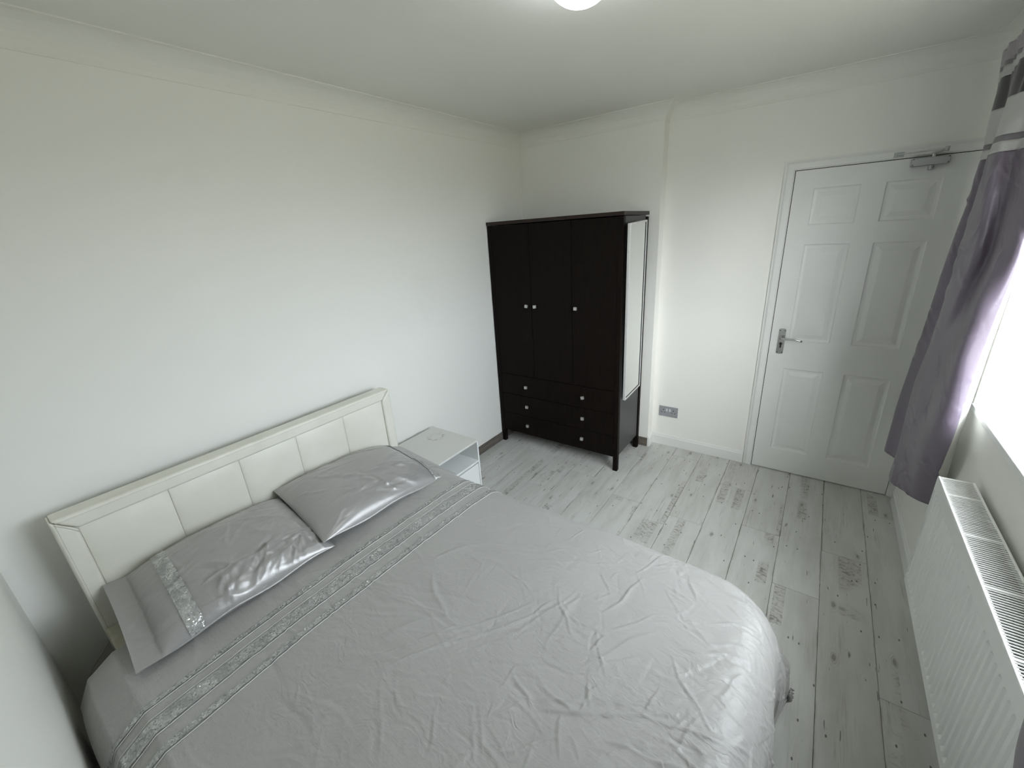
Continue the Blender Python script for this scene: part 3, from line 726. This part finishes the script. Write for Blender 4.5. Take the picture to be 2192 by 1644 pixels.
# --- creases: cheap ridged line features evaluated on flat cloth coordinates
def creases(S, Tt, n, rng, lmin, lmax, wmin, wmax, amp, ang=None, spread=3.2, bounds=None):
    out = np.zeros_like(S)
    b = bounds or (S.min(), S.max(), Tt.min(), Tt.max())
    for _ in range(n):
        cx_, cy_ = rng.uniform(b[0], b[1]), rng.uniform(b[2], b[3])
        a = rng.uniform(0, math.pi) if ang is None else ang + rng.normal() * spread
        L = rng.uniform(lmin, lmax); w = rng.uniform(wmin, wmax); h = amp * rng.uniform(0.35, 1.0) * rng.choice([1, 1, -0.6])
        ca, sa = math.cos(a), math.sin(a)
        X = (S - cx_) * ca + (Tt - cy_) * sa; Y = -(S - cx_) * sa + (Tt - cy_) * ca
        m = (np.abs(X) < L * 1.6) & (np.abs(Y) < w * 6 + 0.05 * L + 0.02)
        if not m.any(): continue
        Xm, Ym = X[m], Y[m]; cur = rng.uniform(-0.35, 0.35) / L
        Ym = Ym - cur * Xm * Xm * 0.5 - 0.004 * np.sin(Xm * rng.uniform(20, 60))
        env = np.clip(1 - (Xm / L) ** 2, 0, 1)
        q = Ym / (w * (0.55 + 0.45 * env))
        out[m] += h * env * (np.exp(-np.abs(q) ** 1.3) - 0.35 * np.exp(-((q - 1.8) / 1.4) ** 2))
    return out
def smoothn(S, Tt, rng, freqs):
    out = np.zeros_like(S)
    for f, a in freqs:
        for _ in range(5):
            th = rng.uniform(0, math.pi); ph = rng.uniform(0, 6.28); ff = f * rng.uniform(0.6, 1.5)
            out += a / 5 * np.sin(ff * (S * math.cos(th) + Tt * math.sin(th)) + ph + 0.8 * np.sin(ff * 0.6 * (S * math.sin(th) - Tt * math.cos(th)) + ph * 2))
    return out

# --- duvet: flat sheet coordinates (s = x, t = y on the flat), draped over a rounded plateau
CX1 = 2.035; CY0, CY1 = -3.232, -1.942; Z0 = 0.568
def drape(S, Tt, disp):
    RC = 0.085                                            # rounded foot corner of the mattress
    qx = S - (CX1 - RC); qy = Tt - (CY1 - RC)
    incorner = (qx > 0) & (qy > 0)
    dq = np.sqrt(np.maximum(qx, 0) ** 2 + np.maximum(qy, 0) ** 2)
    dxp = np.maximum(S - CX1, 0); dy1 = np.maximum(Tt - CY1, 0); dy0 = np.maximum(CY0 - Tt, 0)
    dxp = np.where(incorner, np.maximum(dq - RC, 0) * qx / np.maximum(dq, 1e-6), dxp)
    dy1 = np.where(incorner, np.maximum(dq - RC, 0) * qy / np.maximum(dq, 1e-6), dy1)
    dyp = dy1 - dy0
    d = np.sqrt(dxp ** 2 + dyp ** 2); dd = np.maximum(d, 1e-6); nx_, ny_ = dxp / dd, dyp / dd
    # turning radii: soft towards foot, right, tighter on the left
    r = 0.135 * nx_ ** 2 + np.where(ny_ > 0, 0.105, 0.108) * ny_ ** 2 + 1e-6
    th = np.minimum(d / r, math.pi / 2)
    out_ = r * np.sin(th); drop = r * (1 - np.cos(th)) + np.maximum(0, d - r * math.pi / 2)
    hang = np.clip((d - r * 1.2) / 0.15, 0, 1)
    # slack folds in the hang, strongest at the foot corner
    ang = np.arctan2(ny_, np.maximum(nx_, 1e-6))
    corner = np.exp(-((ang - 0.75) / 0.42) ** 2) * (dxp > 0) * (dy1 > 0)
    wav = hang * (0.012 * np.sin(17 * Tt + 4 * S) * nx_ + 0.010 * np.sin(15 * S + 1.0) * np.abs(ny_))
    wav += corner * hang * (0.020 + 0.030 * np.sin(ang * 9 + 0.6)) + corner * 0.11 * np.clip((d - 0.24) / 0.2, 0, 1)
    out_ = out_ + wav + 0.015 * hang * nx_
    # bed crown + slump to the head edge on the left
    crown = 0.006 * np.sin(np.clip((Tt + 3.2) / 1.3, 0, 1) * math.pi) - 0.010 * np.clip((S - 1.75) / 0.3, 0, 1) ** 2
    headlow = -0.040 * np.exp(-((S - 0.385) / 0.09) ** 2)
    # the overhang on the left stays nearly flat before it falls
    lf = np.clip(-ny_, 0, 1); dl = np.minimum(d, 0.130)
    out_ = out_ * (1 - lf) + lf * (dl * 0.90 + 0.004 * np.sin(S * 21) * hang)
    drop = drop * (1 - lf) + lf * (0.50 * dl + 1.3 * np.maximum(dl - 0.085, 0) + np.maximum(0, d - 0.130))
    X = np.where(d > 0, S - dxp - np.where(incorner, 0, 0), S); Y = np.where(d > 0, Tt - dyp, Tt)
    X = X + nx_ * out_; Y = Y + ny_ * out_
    Z = Z0 + crown + headlow - drop
    # displacement along the rough normal
    nz = np.cos(th) ; nh_ = np.sin(th)
    X = X + disp * nh_ * nx_; Y = Y + disp * nh_ * ny_; Z = Z + disp * nz
    return X, Y, np.maximum(Z, 0.06)
S0, S1, T0, T1 = 0.385, 2.035 + 0.50, -3.232 - 0.34, -1.942 + 0.36
nS, nT = 540, 500
sv = np.linspace(S0, S1, nS); tv = np.linspace(T0, T1, nT)
S, Tt = np.meshgrid(sv, tv, indexing='ij')
rg = np.random.default_rng(11)
fall = np.clip((S - 1.05) / 0.5, 0.25, 1.0)        # crinkles grow towards the foot
disp = smoothn(S, Tt, rg, [(5, 0.008), (13, 0.0045), (30, 0.0018)])
disp += creases(S, Tt, 650, rg, 0.03, 0.13, 0.003, 0.006, 0.0036) * fall
disp += creases(S, Tt, 900, rg, 0.015, 0.06, 0.0025, 0.0045, 0.0028, None, 0) * fall
disp += creases(S, Tt, 46, rg, 0.12, 0.36, 0.004, 0.007, 0.0022, 0.55, 0.35, (1.0, 2.1, -3.2, -2.1))
disp += creases(S, Tt, 60, rg, 0.05, 0.16, 0.006, 0.012, 0.0042, 0.15, 0.45, (0.6, 1.25, -3.2, -1.95))
disp += creases(S, Tt, 130, rg, 0.05, 0.20, 0.004, 0.007, 0.0046, 0.15, 0.5, (1.95, 2.45, -3.4, -1.8))
# the long pressed fold seen across the foot half, and its neighbour
def long_fold(s0, t0, s1, t1, w, h):
    dxl, dyl = s1 - s0, t1 - t0; L = math.hypot(dxl, dyl); ca, sa = dxl / L, dyl / L
    X = (S - s0) * ca + (Tt - t0) * sa; Y = -(S - s0) * sa + (Tt - t0) * ca + 0.012 * np.sin(X / L * 3.1)
    env = np.clip(X / 0.04, 0, 1) * np.clip((L - X) / 0.04, 0, 1)
    return h * env * (np.exp(-((Y - w) / 0.005) ** 2) + np.exp(-((Y + w) / 0.005) ** 2) + 0.4 * np.exp(-(Y / w) ** 4))
disp += long_fold(1.66, -2.62, 1.98, -2.42, 0.014, 0.0036)
disp += long_fold(1.72, -2.84, 1.88, -2.70, 0.008, 0.0036)
disp += long_fold(1.28, -2.66, 1.50, -2.36, 0.020, 0.0028)
disp += long_fold(1.10, -2.92, 1.34, -2.56, 0.022, 0.0028)
disp += long_fold(1.45, -3.15, 1.60, -2.80, 0.012, 0.0028)
X, Y, Z = drape(S, Tt, disp)
idx = np.arange(nS * nT).reshape(nS, nT)
quads = np.stack([idx[:-1, :-1], idx[1:, :-1], idx[1:, 1:], idx[:-1, 1:]], -1).reshape(-1, 4)
def fast_mesh(name, co, quads, mat, parent=None, smooth=True):
    me = bpy.data.meshes.new(name); nv = len(co); nf = len(quads)
    me.vertices.add(nv); me.vertices.foreach_set('co', np.asarray(co, dtype=np.float32).ravel())
    me.loops.add(nf * 4); me.loops.foreach_set('vertex_index', np.asarray(quads, dtype=np.int32).ravel())
    me.polygons.add(nf); me.polygons.foreach_set('loop_start', np.arange(0, nf * 4, 4, dtype=np.int32))
    try: me.polygons.foreach_set('loop_total', np.full(nf, 4, dtype=np.int32))
    except Exception: pass
    me.update(calc_edges=True); me.validate()
    if smooth: me.shade_smooth()
    me.materials.append(mat); o = bpy.data.objects.new(name, me); COL.objects.link(o)
    if parent is not None:
        o.parent = parent; o.matrix_parent_inverse = parent.matrix_basis.inverted()
    return o
duv = fast_mesh('duvet', np.stack([X, Y, Z], -1).reshape(-1, 3), quads, M_DUVET)
md = duv.modifiers.new('solid', 'SOLIDIFY'); md.thickness = 0.016; md.offset = -1
tag(duv, 'wrinkled grey satin duvet with silver sequin bands covering the bed', 'duvet')
from numpy import interp as _ni
def disp_at(Sq, Tq):
    i = np.clip((Sq - S0) / (S1 - S0) * (nS - 1), 0, nS - 1.001); j = np.clip((Tq - T0) / (T1 - T0) * (nT - 1), 0, nT - 1.001)
    i0, j0 = i.astype(int), j.astype(int); a, b = i - i0, j - j0
    return disp[i0, j0] * (1 - a) * (1 - b) + disp[i0 + 1, j0] * a * (1 - b) + disp[i0, j0 + 1] * (1 - a) * b + disp[i0 + 1, j0 + 1] * a * b
def band_mid(t):   # the bands wander a little along the width
    return 0.010 * np.sin(3.1 * t + 0.5) + 0.014 * np.clip((t + 2.05) / 0.2, 0, 1) ** 1.0
tq = np.linspace(T0 + 0.005, T1 - 0.005, 700)
def band(a, b, name, mat, lift, ncol, rag=0.0):
    u = np.linspace(0, 1, ncol)
    Sq = np.empty((ncol, len(tq)))
    ra = rag * np.sin(tq * 47) * np.sin(tq * 131 + 1); rb = rag * np.sin(tq * 61 + 2) * np.sin(tq * 113)
    for k in range(ncol): Sq[k] = (a + ra) * (1 - u[k]) + (b + rb) * u[k] + band_mid(tq)
    Tq = np.broadcast_to(tq, Sq.shape)
    Xq, Yq, Zq = drape(Sq, Tq, disp_at(Sq, Tq) + lift)
    ii = np.arange(ncol * len(tq)).reshape(ncol, -1)
    q = np.stack([ii[:-1, :-1], ii[1:, :-1], ii[1:, 1:], ii[:-1, 1:]], -1).reshape(-1, 4)
    return fast_mesh(name, np.stack([Xq, Yq, Zq], -1).reshape(-1, 3), q, mat, duv)
for a, b in ((0.748, 0.766), (0.812, 0.862), (0.914, 0.936)): band(a, b, 'sequin_band', M_SEQ, 0.0022, 6, 0.0018)
def piping(s_, r_, name):
    pts_s = s_ + band_mid(tq); L = []
    Xc, Yc, Zc = drape(pts_s, tq, disp_at(pts_s, tq) + 0.002)
    n = 6; V = []
    for k in range(n):
        t = 2 * math.pi * k / n; V.append(np.stack([Xc + r_ * math.cos(t), Yc, Zc + r_ * math.sin(t)], -1))
    V = np.stack(V, 0); ii = np.arange(n * len(tq)).reshape(n, -1); ii = np.vstack([ii, ii[:1]])
    q = np.stack([ii[:-1, :-1], ii[1:, :-1], ii[1:, 1:], ii[:-1, 1:]], -1).reshape(-1, 4)
    return fast_mesh(name, V.reshape(-1, 3), q, M_PIPING, duv)
for s_ in (0.7715, 0.8685, 0.9425): piping(s_, 0.0015, 'piping')
piping(0.806, 0.0012, 'piping'); 

# --- pillows
def pillow(label, cx, cy, cz, hl, hw, th, rz, ry, rx, seed, flat_end, band_u, bunch, shear=0.0, droop=0.0):
    rg = np.random.default_rng(seed); nU, nV = 190, 150
    u = np.linspace(-1, 1, nU); v = np.linspace(-1, 1, nV)
    u = np.sign(u) * (1 - (1 - np.abs(u)) ** 1.35); v = np.sign(v) * (1 - (1 - np.abs(v)) ** 1.35)
    U, V = np.meshgrid(u, v, indexing='ij')         # U along pillow length (y), V towards the foot (x)
    # stuffed zone stops short of the open end
    fe = flat_end
    Us = np.clip((U - (-1 if fe > 0 else -1 + abs(fe))) / (2 - abs(fe)), 0, 1) * 2 - 1
    prof = np.clip(1 - np.abs(Us) ** 3.0, 0, 1) ** 0.62 * np.clip(1 - np.abs(V) ** 3.0, 0, 1) ** 0.55
    pinch = 1 - 0.014 * (1 - np.abs(V) ** 2) * np.abs(U) ** 3     # ends curve inwards
    pinch2 = 1 - 0.030 * (1 - np.abs(U) ** 2) * np.abs(V) ** 3
    Lx = U * hl * pinch; Wx = V * hw * pinch2
    Lx = Lx + shear * Wx
    edge = np.clip(1 - np.maximum(np.abs(U), np.abs(V)) ** 14, 0, 1)
    A, B = U * hl, V * hw
    d1 = smoothn(A, B, rg, [(9, 0.004), (24, 0.003)]) * edge
    d1 += creases(A, B, 55, rg, 0.05, 0.20, 0.006, 0.014, 0.006, 0.0, 0.5) * edge
    if bunch:      # gathered folds near the front edge
        d1 += creases(A, B, 46, rg, 0.04, 0.13, 0.006, 0.013, 0.0095, 2.3, 0.6, (-0.06, hl * 0.98, hw * 0.45, hw * 1.0)) * edge
    else:
        d1 += creases(A, B, 34, rg, 0.05, 0.16, 0.006, 0.013, 0.009, 0.35, 0.3, (-0.15, hl * 0.95, hw * 0.25, hw * 0.95)) * edge
    top = prof * th + d1 * (0.35 + 0.65 * prof) + 0.004 * edge
    bot = -prof * th * 0.42 - 0.004 * edge
    wob = 0.006 * np.sin(U * 7 + seed) * (1 - edge)
    R = Euler((rx, ry, rz)).to_matrix(); Rn = np.array(R)
    def place(a, b, c):
        P = np.stack([b, a, c], -1) @ Rn.T + np.array([cx, cy, cz]); return P
    # corners droop a little; the half past the mattress side sags more
    sag = droop * np.maximum(0, Lx - 0.14) ** 2
    PT = place(Lx, Wx, top + wob - sag); PB = place(Lx, Wx, bot + wob - sag)
    n1 = nU * nV; ii = np.arange(n1).reshape(nU, nV)
    q1 = np.stack([ii[:-1, :-1], ii[:-1, 1:], ii[1:, 1:], ii[1:, :-1]], -1).reshape(-1, 4)
    q2 = (np.stack([ii[:-1, :-1], ii[1:, :-1], ii[1:, 1:], ii[:-1, 1:]], -1) + n1).reshape(-1, 4)
    rim = []
    loop = list(ii[:, 0]) + list(ii[-1, 1:]) + list(ii[::-1, -1][1:]) + list(ii[0, ::-1][1:-1])
    for k in range(len(loop)): a_, b_ = loop[k], loop[(k + 1) % len(loop)]; rim.append((a_, b_, b_ + n1, a_ + n1))
    o = fast_mesh('pillow', np.concatenate([PT.reshape(-1, 3), PB.reshape(-1, 3)]), np.concatenate([q1, q2, np.array(rim)]), M_PILLOW)
    tag(o, label, 'pillow', 'satin pillows on the bed')
    # sequin band across the pillow
    m0, m1 = band_u
    k0, k1 = int(np.argmin(np.abs(u - m0))), int(np.argmin(np.abs(u - m1)))
    sel = slice(min(k0, k1), max(k0, k1) + 1)
    Pb = place(Lx[sel], Wx[sel], (top + wob - sag + 0.0035)[sel]); a_, b_ = Pb.shape[:2]; jj = np.arange(a_ * b_).reshape(a_, b_)
    qb = np.stack([jj[:-1, :-1], jj[:-1, 1:], jj[1:, 1:], jj[1:, :-1]], -1).reshape(-1, 4)
    fast_mesh('sequin_band', Pb.reshape(-1, 3), qb, M_SEQ, o)
    return o
pillow('left grey satin pillow, bunched along its front edge, sequin band at its left end', 0.396, -2.872, 0.606, 0.322, 0.252, 0.085, math.radians(-1), math.radians(3.5), 0, 3, -0.20, (-0.56, -0.42), True, -0.05)
pillow('right grey satin pillow drooping over the bed side by the nightstand', 0.392, -2.196, 0.608, 0.385, 0.262, 0.085, 0, math.radians(3), math.radians(-5), 8, 0.26, (0.60, 0.72), False, -0.12, 0.75)

# ------------------------------------------------------------------ radiator under the window
RY0, RY1, RZ0, RZ1 = -1.231, -2.431, 0.300, 0.790
rx0, rx1 = W - 0.115, W - 0.018
rad = thing('radiator', 'long white ribbed panel radiator with slatted top grille under the window', 'radiator', ((rx0 + rx1) / 2, (RY0 + RY1) / 2, RZ0))
def flute_panel(xf, sgn):
    """pressed steel panel with vertical channels"""
    vs, fs = [], []; pitch = 0.0333; n = int((abs(RY1 - RY0) - 0.04) / pitch)
    ys = [RY0, RY0 - 0.02]; dep = [0, 0]
    for k in range(n):
        b = RY0 - 0.022 - k * pitch
        for f_, d_ in ((0.08, 0), (0.24, 1), (0.56, 1), (0.72, 0)): ys.append(b - f_ * pitch); dep.append(d_)
    ys += [RY1 + 0.018, RY1]; dep += [0, 0]
    zl = [(RZ0, 0), (RZ0 + 0.030, 0), (RZ0 + 0.042, 1), (RZ1 - 0.062, 1), (RZ1 - 0.050, 0), (RZ1 - 0.004, 0), (RZ1, 0)]
    for z, fz in zl:
        for y, d_ in zip(ys, dep): vs.append((xf - sgn * 0.0055 * (1 - d_) * (fz) + (0 if fz else 0.0), y, z))
    m_ = len(ys)
    for i in range(len(zl) - 1):
        for j in range(m_ - 1): k = i * m_ + j; fs.append((k, k + 1, k + m_ + 1, k + m_))
    # returns at the back so the panel has thickness
    b0 = len(vs)
    for y, z in ((RY0, RZ0), (RY1, RZ0), (RY1, RZ1), (RY0, RZ1)): vs.append((xf + 0.012, y, z))
    fs.append((b0, b0 + 1, b0 + 2, b0 + 3))
    c = [0, m_ - 1, len(zl) * m_ - 1, (len(zl) - 1) * m_]
    fs += [(c[0], b0, b0 + 3, c[3]), (c[1], c[2], b0 + 2, b0 + 1)]
    bm = bmesh.new(); bv = [bm.verts.new(v) for v in vs]
    for f in fs: bm.faces.new([bv[i] for i in f])
    bm.faces.new([bv[k] for k in range(m_)] + [bv[b0 + 1], bv[b0]]); bm.faces.new([bv[(len(zl) - 1) * m_ + k] for k in range(m_)][::-1] + [bv[b0 + 3], bv[b0 + 2]])
    return bm
bm = flute_panel(rx0, -1)
obj('front_panel', bm, M_RAD, rad)
box('back_panel', rx1 - 0.012, rx1, RY0, RY1, RZ0, RZ1 - 0.004, M_RAD, rad, 0.002)
for yy in (RY0, RY1): box('side_cover', rx0 + 0.013, rx1 - 0.013, yy - 0.002 if yy == RY0 else yy, yy if yy == RY0 else yy + 0.002, RZ0 + 0.02, RZ1 - 0.001, M_RAD, rad)
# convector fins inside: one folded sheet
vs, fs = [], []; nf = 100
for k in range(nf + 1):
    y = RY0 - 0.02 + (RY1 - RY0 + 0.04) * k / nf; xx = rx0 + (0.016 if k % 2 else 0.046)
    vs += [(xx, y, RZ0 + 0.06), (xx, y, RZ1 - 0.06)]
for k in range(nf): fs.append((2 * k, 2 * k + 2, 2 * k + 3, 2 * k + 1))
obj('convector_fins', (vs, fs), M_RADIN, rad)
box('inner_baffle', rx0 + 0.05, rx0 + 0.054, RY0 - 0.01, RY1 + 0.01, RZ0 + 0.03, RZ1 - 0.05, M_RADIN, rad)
box('shade_lining', rx1 - 0.0135, rx1 - 0.0122, RY0 - 0.004, RY1 + 0.004, RZ0 + 0.03, RZ1 - 0.0055, M_RADIN, rad)  # added black sheets that paint the shade between the slats
box('shade_lining', rx0 + 0.0122, rx0 + 0.0135, RY0 - 0.004, RY1 + 0.004, RZ0 + 0.03, RZ1 - 0.0055, M_RADIN, rad)
# top grille rims and slats
for a, b in ((rx0 + 0.0005, rx0 + 0.007), (rx1 - 0.007, rx1)): box('grille_rim', a, b, RY0, RY1, RZ1 - 0.003, RZ1 + 0.0045, M_RAD, rad, 0.0012)
for a in (RY0, RY1 + 0.006): box('grille_end', rx0 + 0.007, rx1 - 0.007, a, a - 0.006, RZ1 - 0.003, RZ1 + 0.003, M_RAD, rad, 0.0008)
sbm = bmesh.new(); bx(sbm, rx0 + 0.006, rx1 - 0.006, -0.0018, 0.0018, -0.001, 0.003)
slat_src = None; y = RY0 - 0.0115; k = 0
while y > RY1 + 0.010:
    wide = k in (11, 34, 57, 80, 103)
    if slat_src is None:
        slat_src = obj('grille_slat', sbm, M_RAD, rad, 0.0008); slat_src.location = (0, y, RZ1); o = slat_src
    else:
        o = slat_src.copy(); COL.objects.link(o); o.location = (0, y, RZ1)
    if wide: o.scale = (1, 2.3, 1)
    y -= 0.0104; k += 1
for yb_ in (-1.40, -2.26): box('wall_bracket', rx1, W - 0.0005, yb_, yb_ - 0.03, RZ0 + 0.05, RZ1 - 0.08, M_RAD, rad)
bm = bmesh.new(); tube(bm, [(rx0 + 0.045, RY1 - 0.0, RZ0 + 0.03), (rx0 + 0.045, RY1 - 0.05, RZ0 + 0.03), (rx0 + 0.045, RY1 - 0.05, 0.0)], 0.0075, 10); obj('supply_pipe', bm, M_GLOSS, rad)

# ------------------------------------------------------------------ curtains
def path_eval(P, n):
    """smooth (Catmull-Rom) resample of a control path"""
    P = np.array(P, float); m = len(P); t = np.linspace(0, m - 1, n); out = np.zeros((n, 2))
    for i, tt in enumerate(t):
        k = min(int(tt), m - 2); f = tt - k
        p0, p1, p2, p3 = P[max(k - 1, 0)], P[k], P[k + 1], P[min(k + 2, m - 1)]
        out[i] = 0.5 * ((2 * p1) + (-p0 + p2) * f + (2 * p0 - 5 * p1 + 4 * p2 - p3) * f * f + (-p0 + 3 * p1 - 3 * p2 + p3) * f ** 3)
    return out
HEM = 0.452; TOP = 2.335
LEV = {  # z : control points  A  B(left silhouette) C D(front layer edge) E1 E2 F(ridge) G H
    0.452: [(2.630, -0.17), (2.540, -0.310), (2.578, -0.43), (2.537, -0.655), (2.546, -0.710), (2.562, -0.755), (2.592, -0.850), (2.640, -0.920), (2.667, -0.940)],
    0.70:  [(2.630, -0.17), (2.553, -0.235), (2.592, -0.42), (2.540, -0.600), (2.540, -0.700), (2.556, -0.800), (2.572, -0.930), (2.618, -1.000), (2.667, -0.955)],
    0.95:  [(2.630, -0.18), (2.558, -0.255), (2.596, -0.43), (2.540, -0.600), (2.538, -0.740), (2.556, -0.860), (2.558, -1.035), (2.612, -1.062), (2.668, -0.945)],
    1.20:  [(2.630, -0.19), (2.560, -0.335), (2.598, -0.46), (2.540, -0.680), (2.540, -0.790), (2.556, -0.890), (2.556, -1.058), (2.612, -1.068), (2.668, -0.950)],
    1.38:  [(2.630, -0.20), (2.562, -0.365), (2.600, -0.48), (2.542, -0.690), (2.545, -0.850), (2.574, -0.895), (2.562, -1.055), (2.612, -1.075), (2.668, -0.965)],
    1.58:  [(2.630, -0.20), (2.564, -0.400), (2.604, -0.49), (2.542, -0.700), (2.550, -0.865), (2.596, -0.885), (2.590, -1.000), (2.622, -1.062), (2.667, -0.985)],
    1.78:  [(2.630, -0.20), (2.568, -0.428), (2.604, -0.50), (2.548, -0.690), (2.548, -0.840), (2.594, -0.862), (2.604, -0.935), (2.632, -1.005), (2.664, -0.970)],
    1.95:  [(2.630, -0.21), (2.572, -0.435), (2.602, -0.52), (2.554, -0.670), (2.550, -0.800), (2.594, -0.825), (2.604, -0.900), (2.628, -0.985), (2.660, -0.965)],
    2.12:  [(2.615, -0.22), (2.572, -0.390), (2.592, -0.50), (2.560, -0.650), (2.562, -0.760), (2.594, -0.820), (2.570, -0.900), (2.606, -1.000), (2.640, -1.000)],
    2.335: [(2.595, -0.24), (2.572, -0.360), (2.582, -0.47), (2.568, -0.620), (2.574, -0.740), (2.584, -0.850), (2.568, -0.960), (2.584, -1.100), (2.600, -1.130)],
}
LZ = sorted(LEV); NP = 170
LP = np.stack([path_eval(LEV[z], NP) for z in LZ], 0)        # level, path, xy
def catm(vals, zs, z):
    k = int(np.clip(np.searchsorted(zs, z) - 1, 0, len(zs) - 2)); f = (z - zs[k]) / (zs[k + 1] - zs[k]); f = min(max(f, 0), 1); f = f * f * (3 - 2 * f) * 0.5 + f * 0.5
    return vals[k] * (1 - f) + vals[k + 1] * f
def curtain(root, z0, z1, nz, mat, name, shift=0.0, mirror=None, seed=5, a=0, b=NP, bumpy=1.0, keep_parent=True):
    rg = np.random.default_rng(seed); zz = np.linspace(z0, z1, nz); V = np.zeros((nz, b - a, 3))
    for i, z in enumerate(zz):
        P = catm(LP, LZ, z)
        tn = np.gradient(P, axis=0); tn /= np.linalg.norm(tn, axis=1, keepdims=True) + 1e-9; nrm = np.stack([-tn[:, 1], tn[:, 0]], 1)
        u = np.linspace(0, 1, NP)
        # header gathers near the top
        gth = np.clip((z - 2.05) / 0.25, 0, 1)
        off = gth * 0.009 * np.sin(u * 2 * math.pi * 11 + 1.4 * np.sin(u * 23)) + 0.0015 * np.sin(u * 40 + z * 9) + shift
        P = P + nrm * off[:, None]
        V[i, :, 0] = P[a:b, 0]; V[i, :, 1] = P[a:b, 1]
        V[i, :, 2] = z + 0.048 * np.clip((u[a:b] - 0.55) / 0.35, 0, 1) * np.clip((0.75 - z) / 0.3, 0, 1)
    # crumples
    zz2, uu = np.meshgrid(zz, np.linspace(0, 1.1, NP)[a:b], indexing='ij')
    return V, zz2, uu
def mesh_rows(name, V, mat, parent, thick=0.0012):
    nz, nu = V.shape[:2]; ii = np.arange(nz * nu).reshape(nz, nu)
    q = np.stack([ii[:-1, :-1], ii[:-1, 1:], ii[1:, 1:], ii[1:, :-1]], -1).reshape(-1, 4)
    o = fast_mesh(name, V.reshape(-1, 3), q, mat, parent)
    md = o.modifiers.new('solid', 'SOLIDIFY'); md.thickness = thick; md.offset = 0
    return o
BANDS = [(HEM, 1.912, M_CURT, 'fabric_drop'), (1.912, 1.947, M_CURT_SILV, 'fabric_band'), (1.947, 1.968, M_CURT_GREY, 'fabric_band'), (1.968, 2.098, M_CURT_SILV, 'fabric_band'),
         (2.098, 2.215, M_CURT_DARK, 'fabric_band'), (2.215, 2.255, M_CURT_SILV, 'fabric_band'), (2.255, 2.272, M_CURT_GREY, 'fabric_band'), (2.272, TOP, M_CURT_HEAD, 'curtain_header')]
rgc = np.random.default_rng(21)
gz, gu = np.meshgrid(np.linspace(0.4, 2.4, 500), np.linspace(0, 1.3, 220), indexing='ij')
CR = creases(gz, gu, 90, rgc, 0.04, 0.14, 0.006, 0.014, 0.009, 2.2, 0.5) + creases(gz, gu, 80, rgc, 0.02, 0.07, 0.004, 0.009, 0.004, 1.5, 0.7) + smoothn(gz, gu, rgc, [(12, 0.003), (30, 0.0012)])
def cr_at(z, u):
    i = np.clip((z - 0.4) / 2.0 * 499, 0, 498.9); j = np.clip(u / 1.3 * 219, 0, 218.9); i0 = i.astype(int); j0 = j.astype(int); a = i - i0; b = j - j0
    return CR[i0, j0] * (1 - a) * (1 - b) + CR[i0 + 1, j0] * a * (1 - b) + CR[i0, j0 + 1] * (1 - a) * b + CR[i0 + 1, j0 + 1] * a * b
def build_curtain(root, ymap=None, pushed=False):
    def tr(V):
        V = V.copy(); zv = V[..., 2]
        if pushed:      # the cloth hangs in front of the radiator here
            k = np.clip((1.9 - V[..., 2]) / 0.7, 0, 1); V[..., 0] = V[..., 0] * (1 - k) + (2.478 + (V[..., 0] - 2.53) * 0.52) * k
        if ymap is not None: V[..., 1] = ymap(V[..., 1], zv)
        return V
    UE = int(NP * 0.885)          # face fabric stops before the lining edge
    for z0, z1, mat, nm in BANDS:
        nz = max(5, int((z1 - z0) / 0.0075)); V, zz2, uu = curtain(root, z0, z1, nz, mat, nm, 0.0, b=UE)
        amp = np.clip((2.15 - zz2) / 0.2, 0.25, 1)
        V[..., 0] -= np.maximum(cr_at(zz2, uu), -0.004) * amp * 1.0; V[..., 1] -= cr_at(zz2, uu + 0.1) * amp * 0.6
        mesh_rows(nm, tr(V), mat, root)
    V, zz2, uu = curtain(root, HEM + 0.025, 2.30, 150, M_LINING, 'lining', 0.011, a=4)
    V[..., 1] += 0.004 * np.sin(zz2 * 9) * np.clip((uu - 0.95) / 0.1, 0, 1)
    V[..., 0] = np.minimum(V[..., 0], W - 0.003)
    mesh_rows('lining', tr(V), M_LINING, root)
    # hem turn-up weight
c1 = thing('curtain', 'mauve satin curtain with banded header, in front of the white door', 'curtain', (2.60, -0.6, HEM), 'pair of curtains at the window')
build_curtain(c1)
c2 = thing('curtain', 'near curtain corner hanging over the radiator at the bottom right', 'curtain', (2.50, -2.75, HEM), 'pair of curtains at the window')
build_curtain(c2, lambda y, z: -3.20 - (y + 0.17) * (0.98 - 0.30 * np.clip((z - 0.85) / 1.1, 0, 1)), True)
rail_t = thing('curtain_rail', 'slim white curtain rail above the window', 'curtain rail', (2.60, -1.7, 2.36))
bm = bmesh.new(); bx(bm, 2.592, 2.612, -0.16, -3.30, 2.340, 2.362); obj('rail_track', bm, M_UPVC, rail_t, 0.003)
for yb_ in (-0.20, -1.2, -2.2, -3.25):
    box('rail_bracket', 2.612, W, yb_, yb_ - 0.02, 2.343, 2.358, M_UPVC, rail_t)

# thin cord hanging down the corner behind the bed
bm = bmesh.new(); tube(bm, [(0.045, -3.205, 0.40), (XL + 0.020, -3.225, 0.305), (XL + 0.014, -3.262, 0.262), (XL + 0.013, -3.300, 0.225), (XL + 0.018, -3.330, 0.170), (XL + 0.020, -3.337, 0.09), (0.02, -3.33, 0.004), (0.10, -3.32, 0.003)], 0.0028, 8)
tag(obj('power_cord', bm, M_CORD, smooth=True), 'thin cream cord running down the corner behind the bed', 'cord')
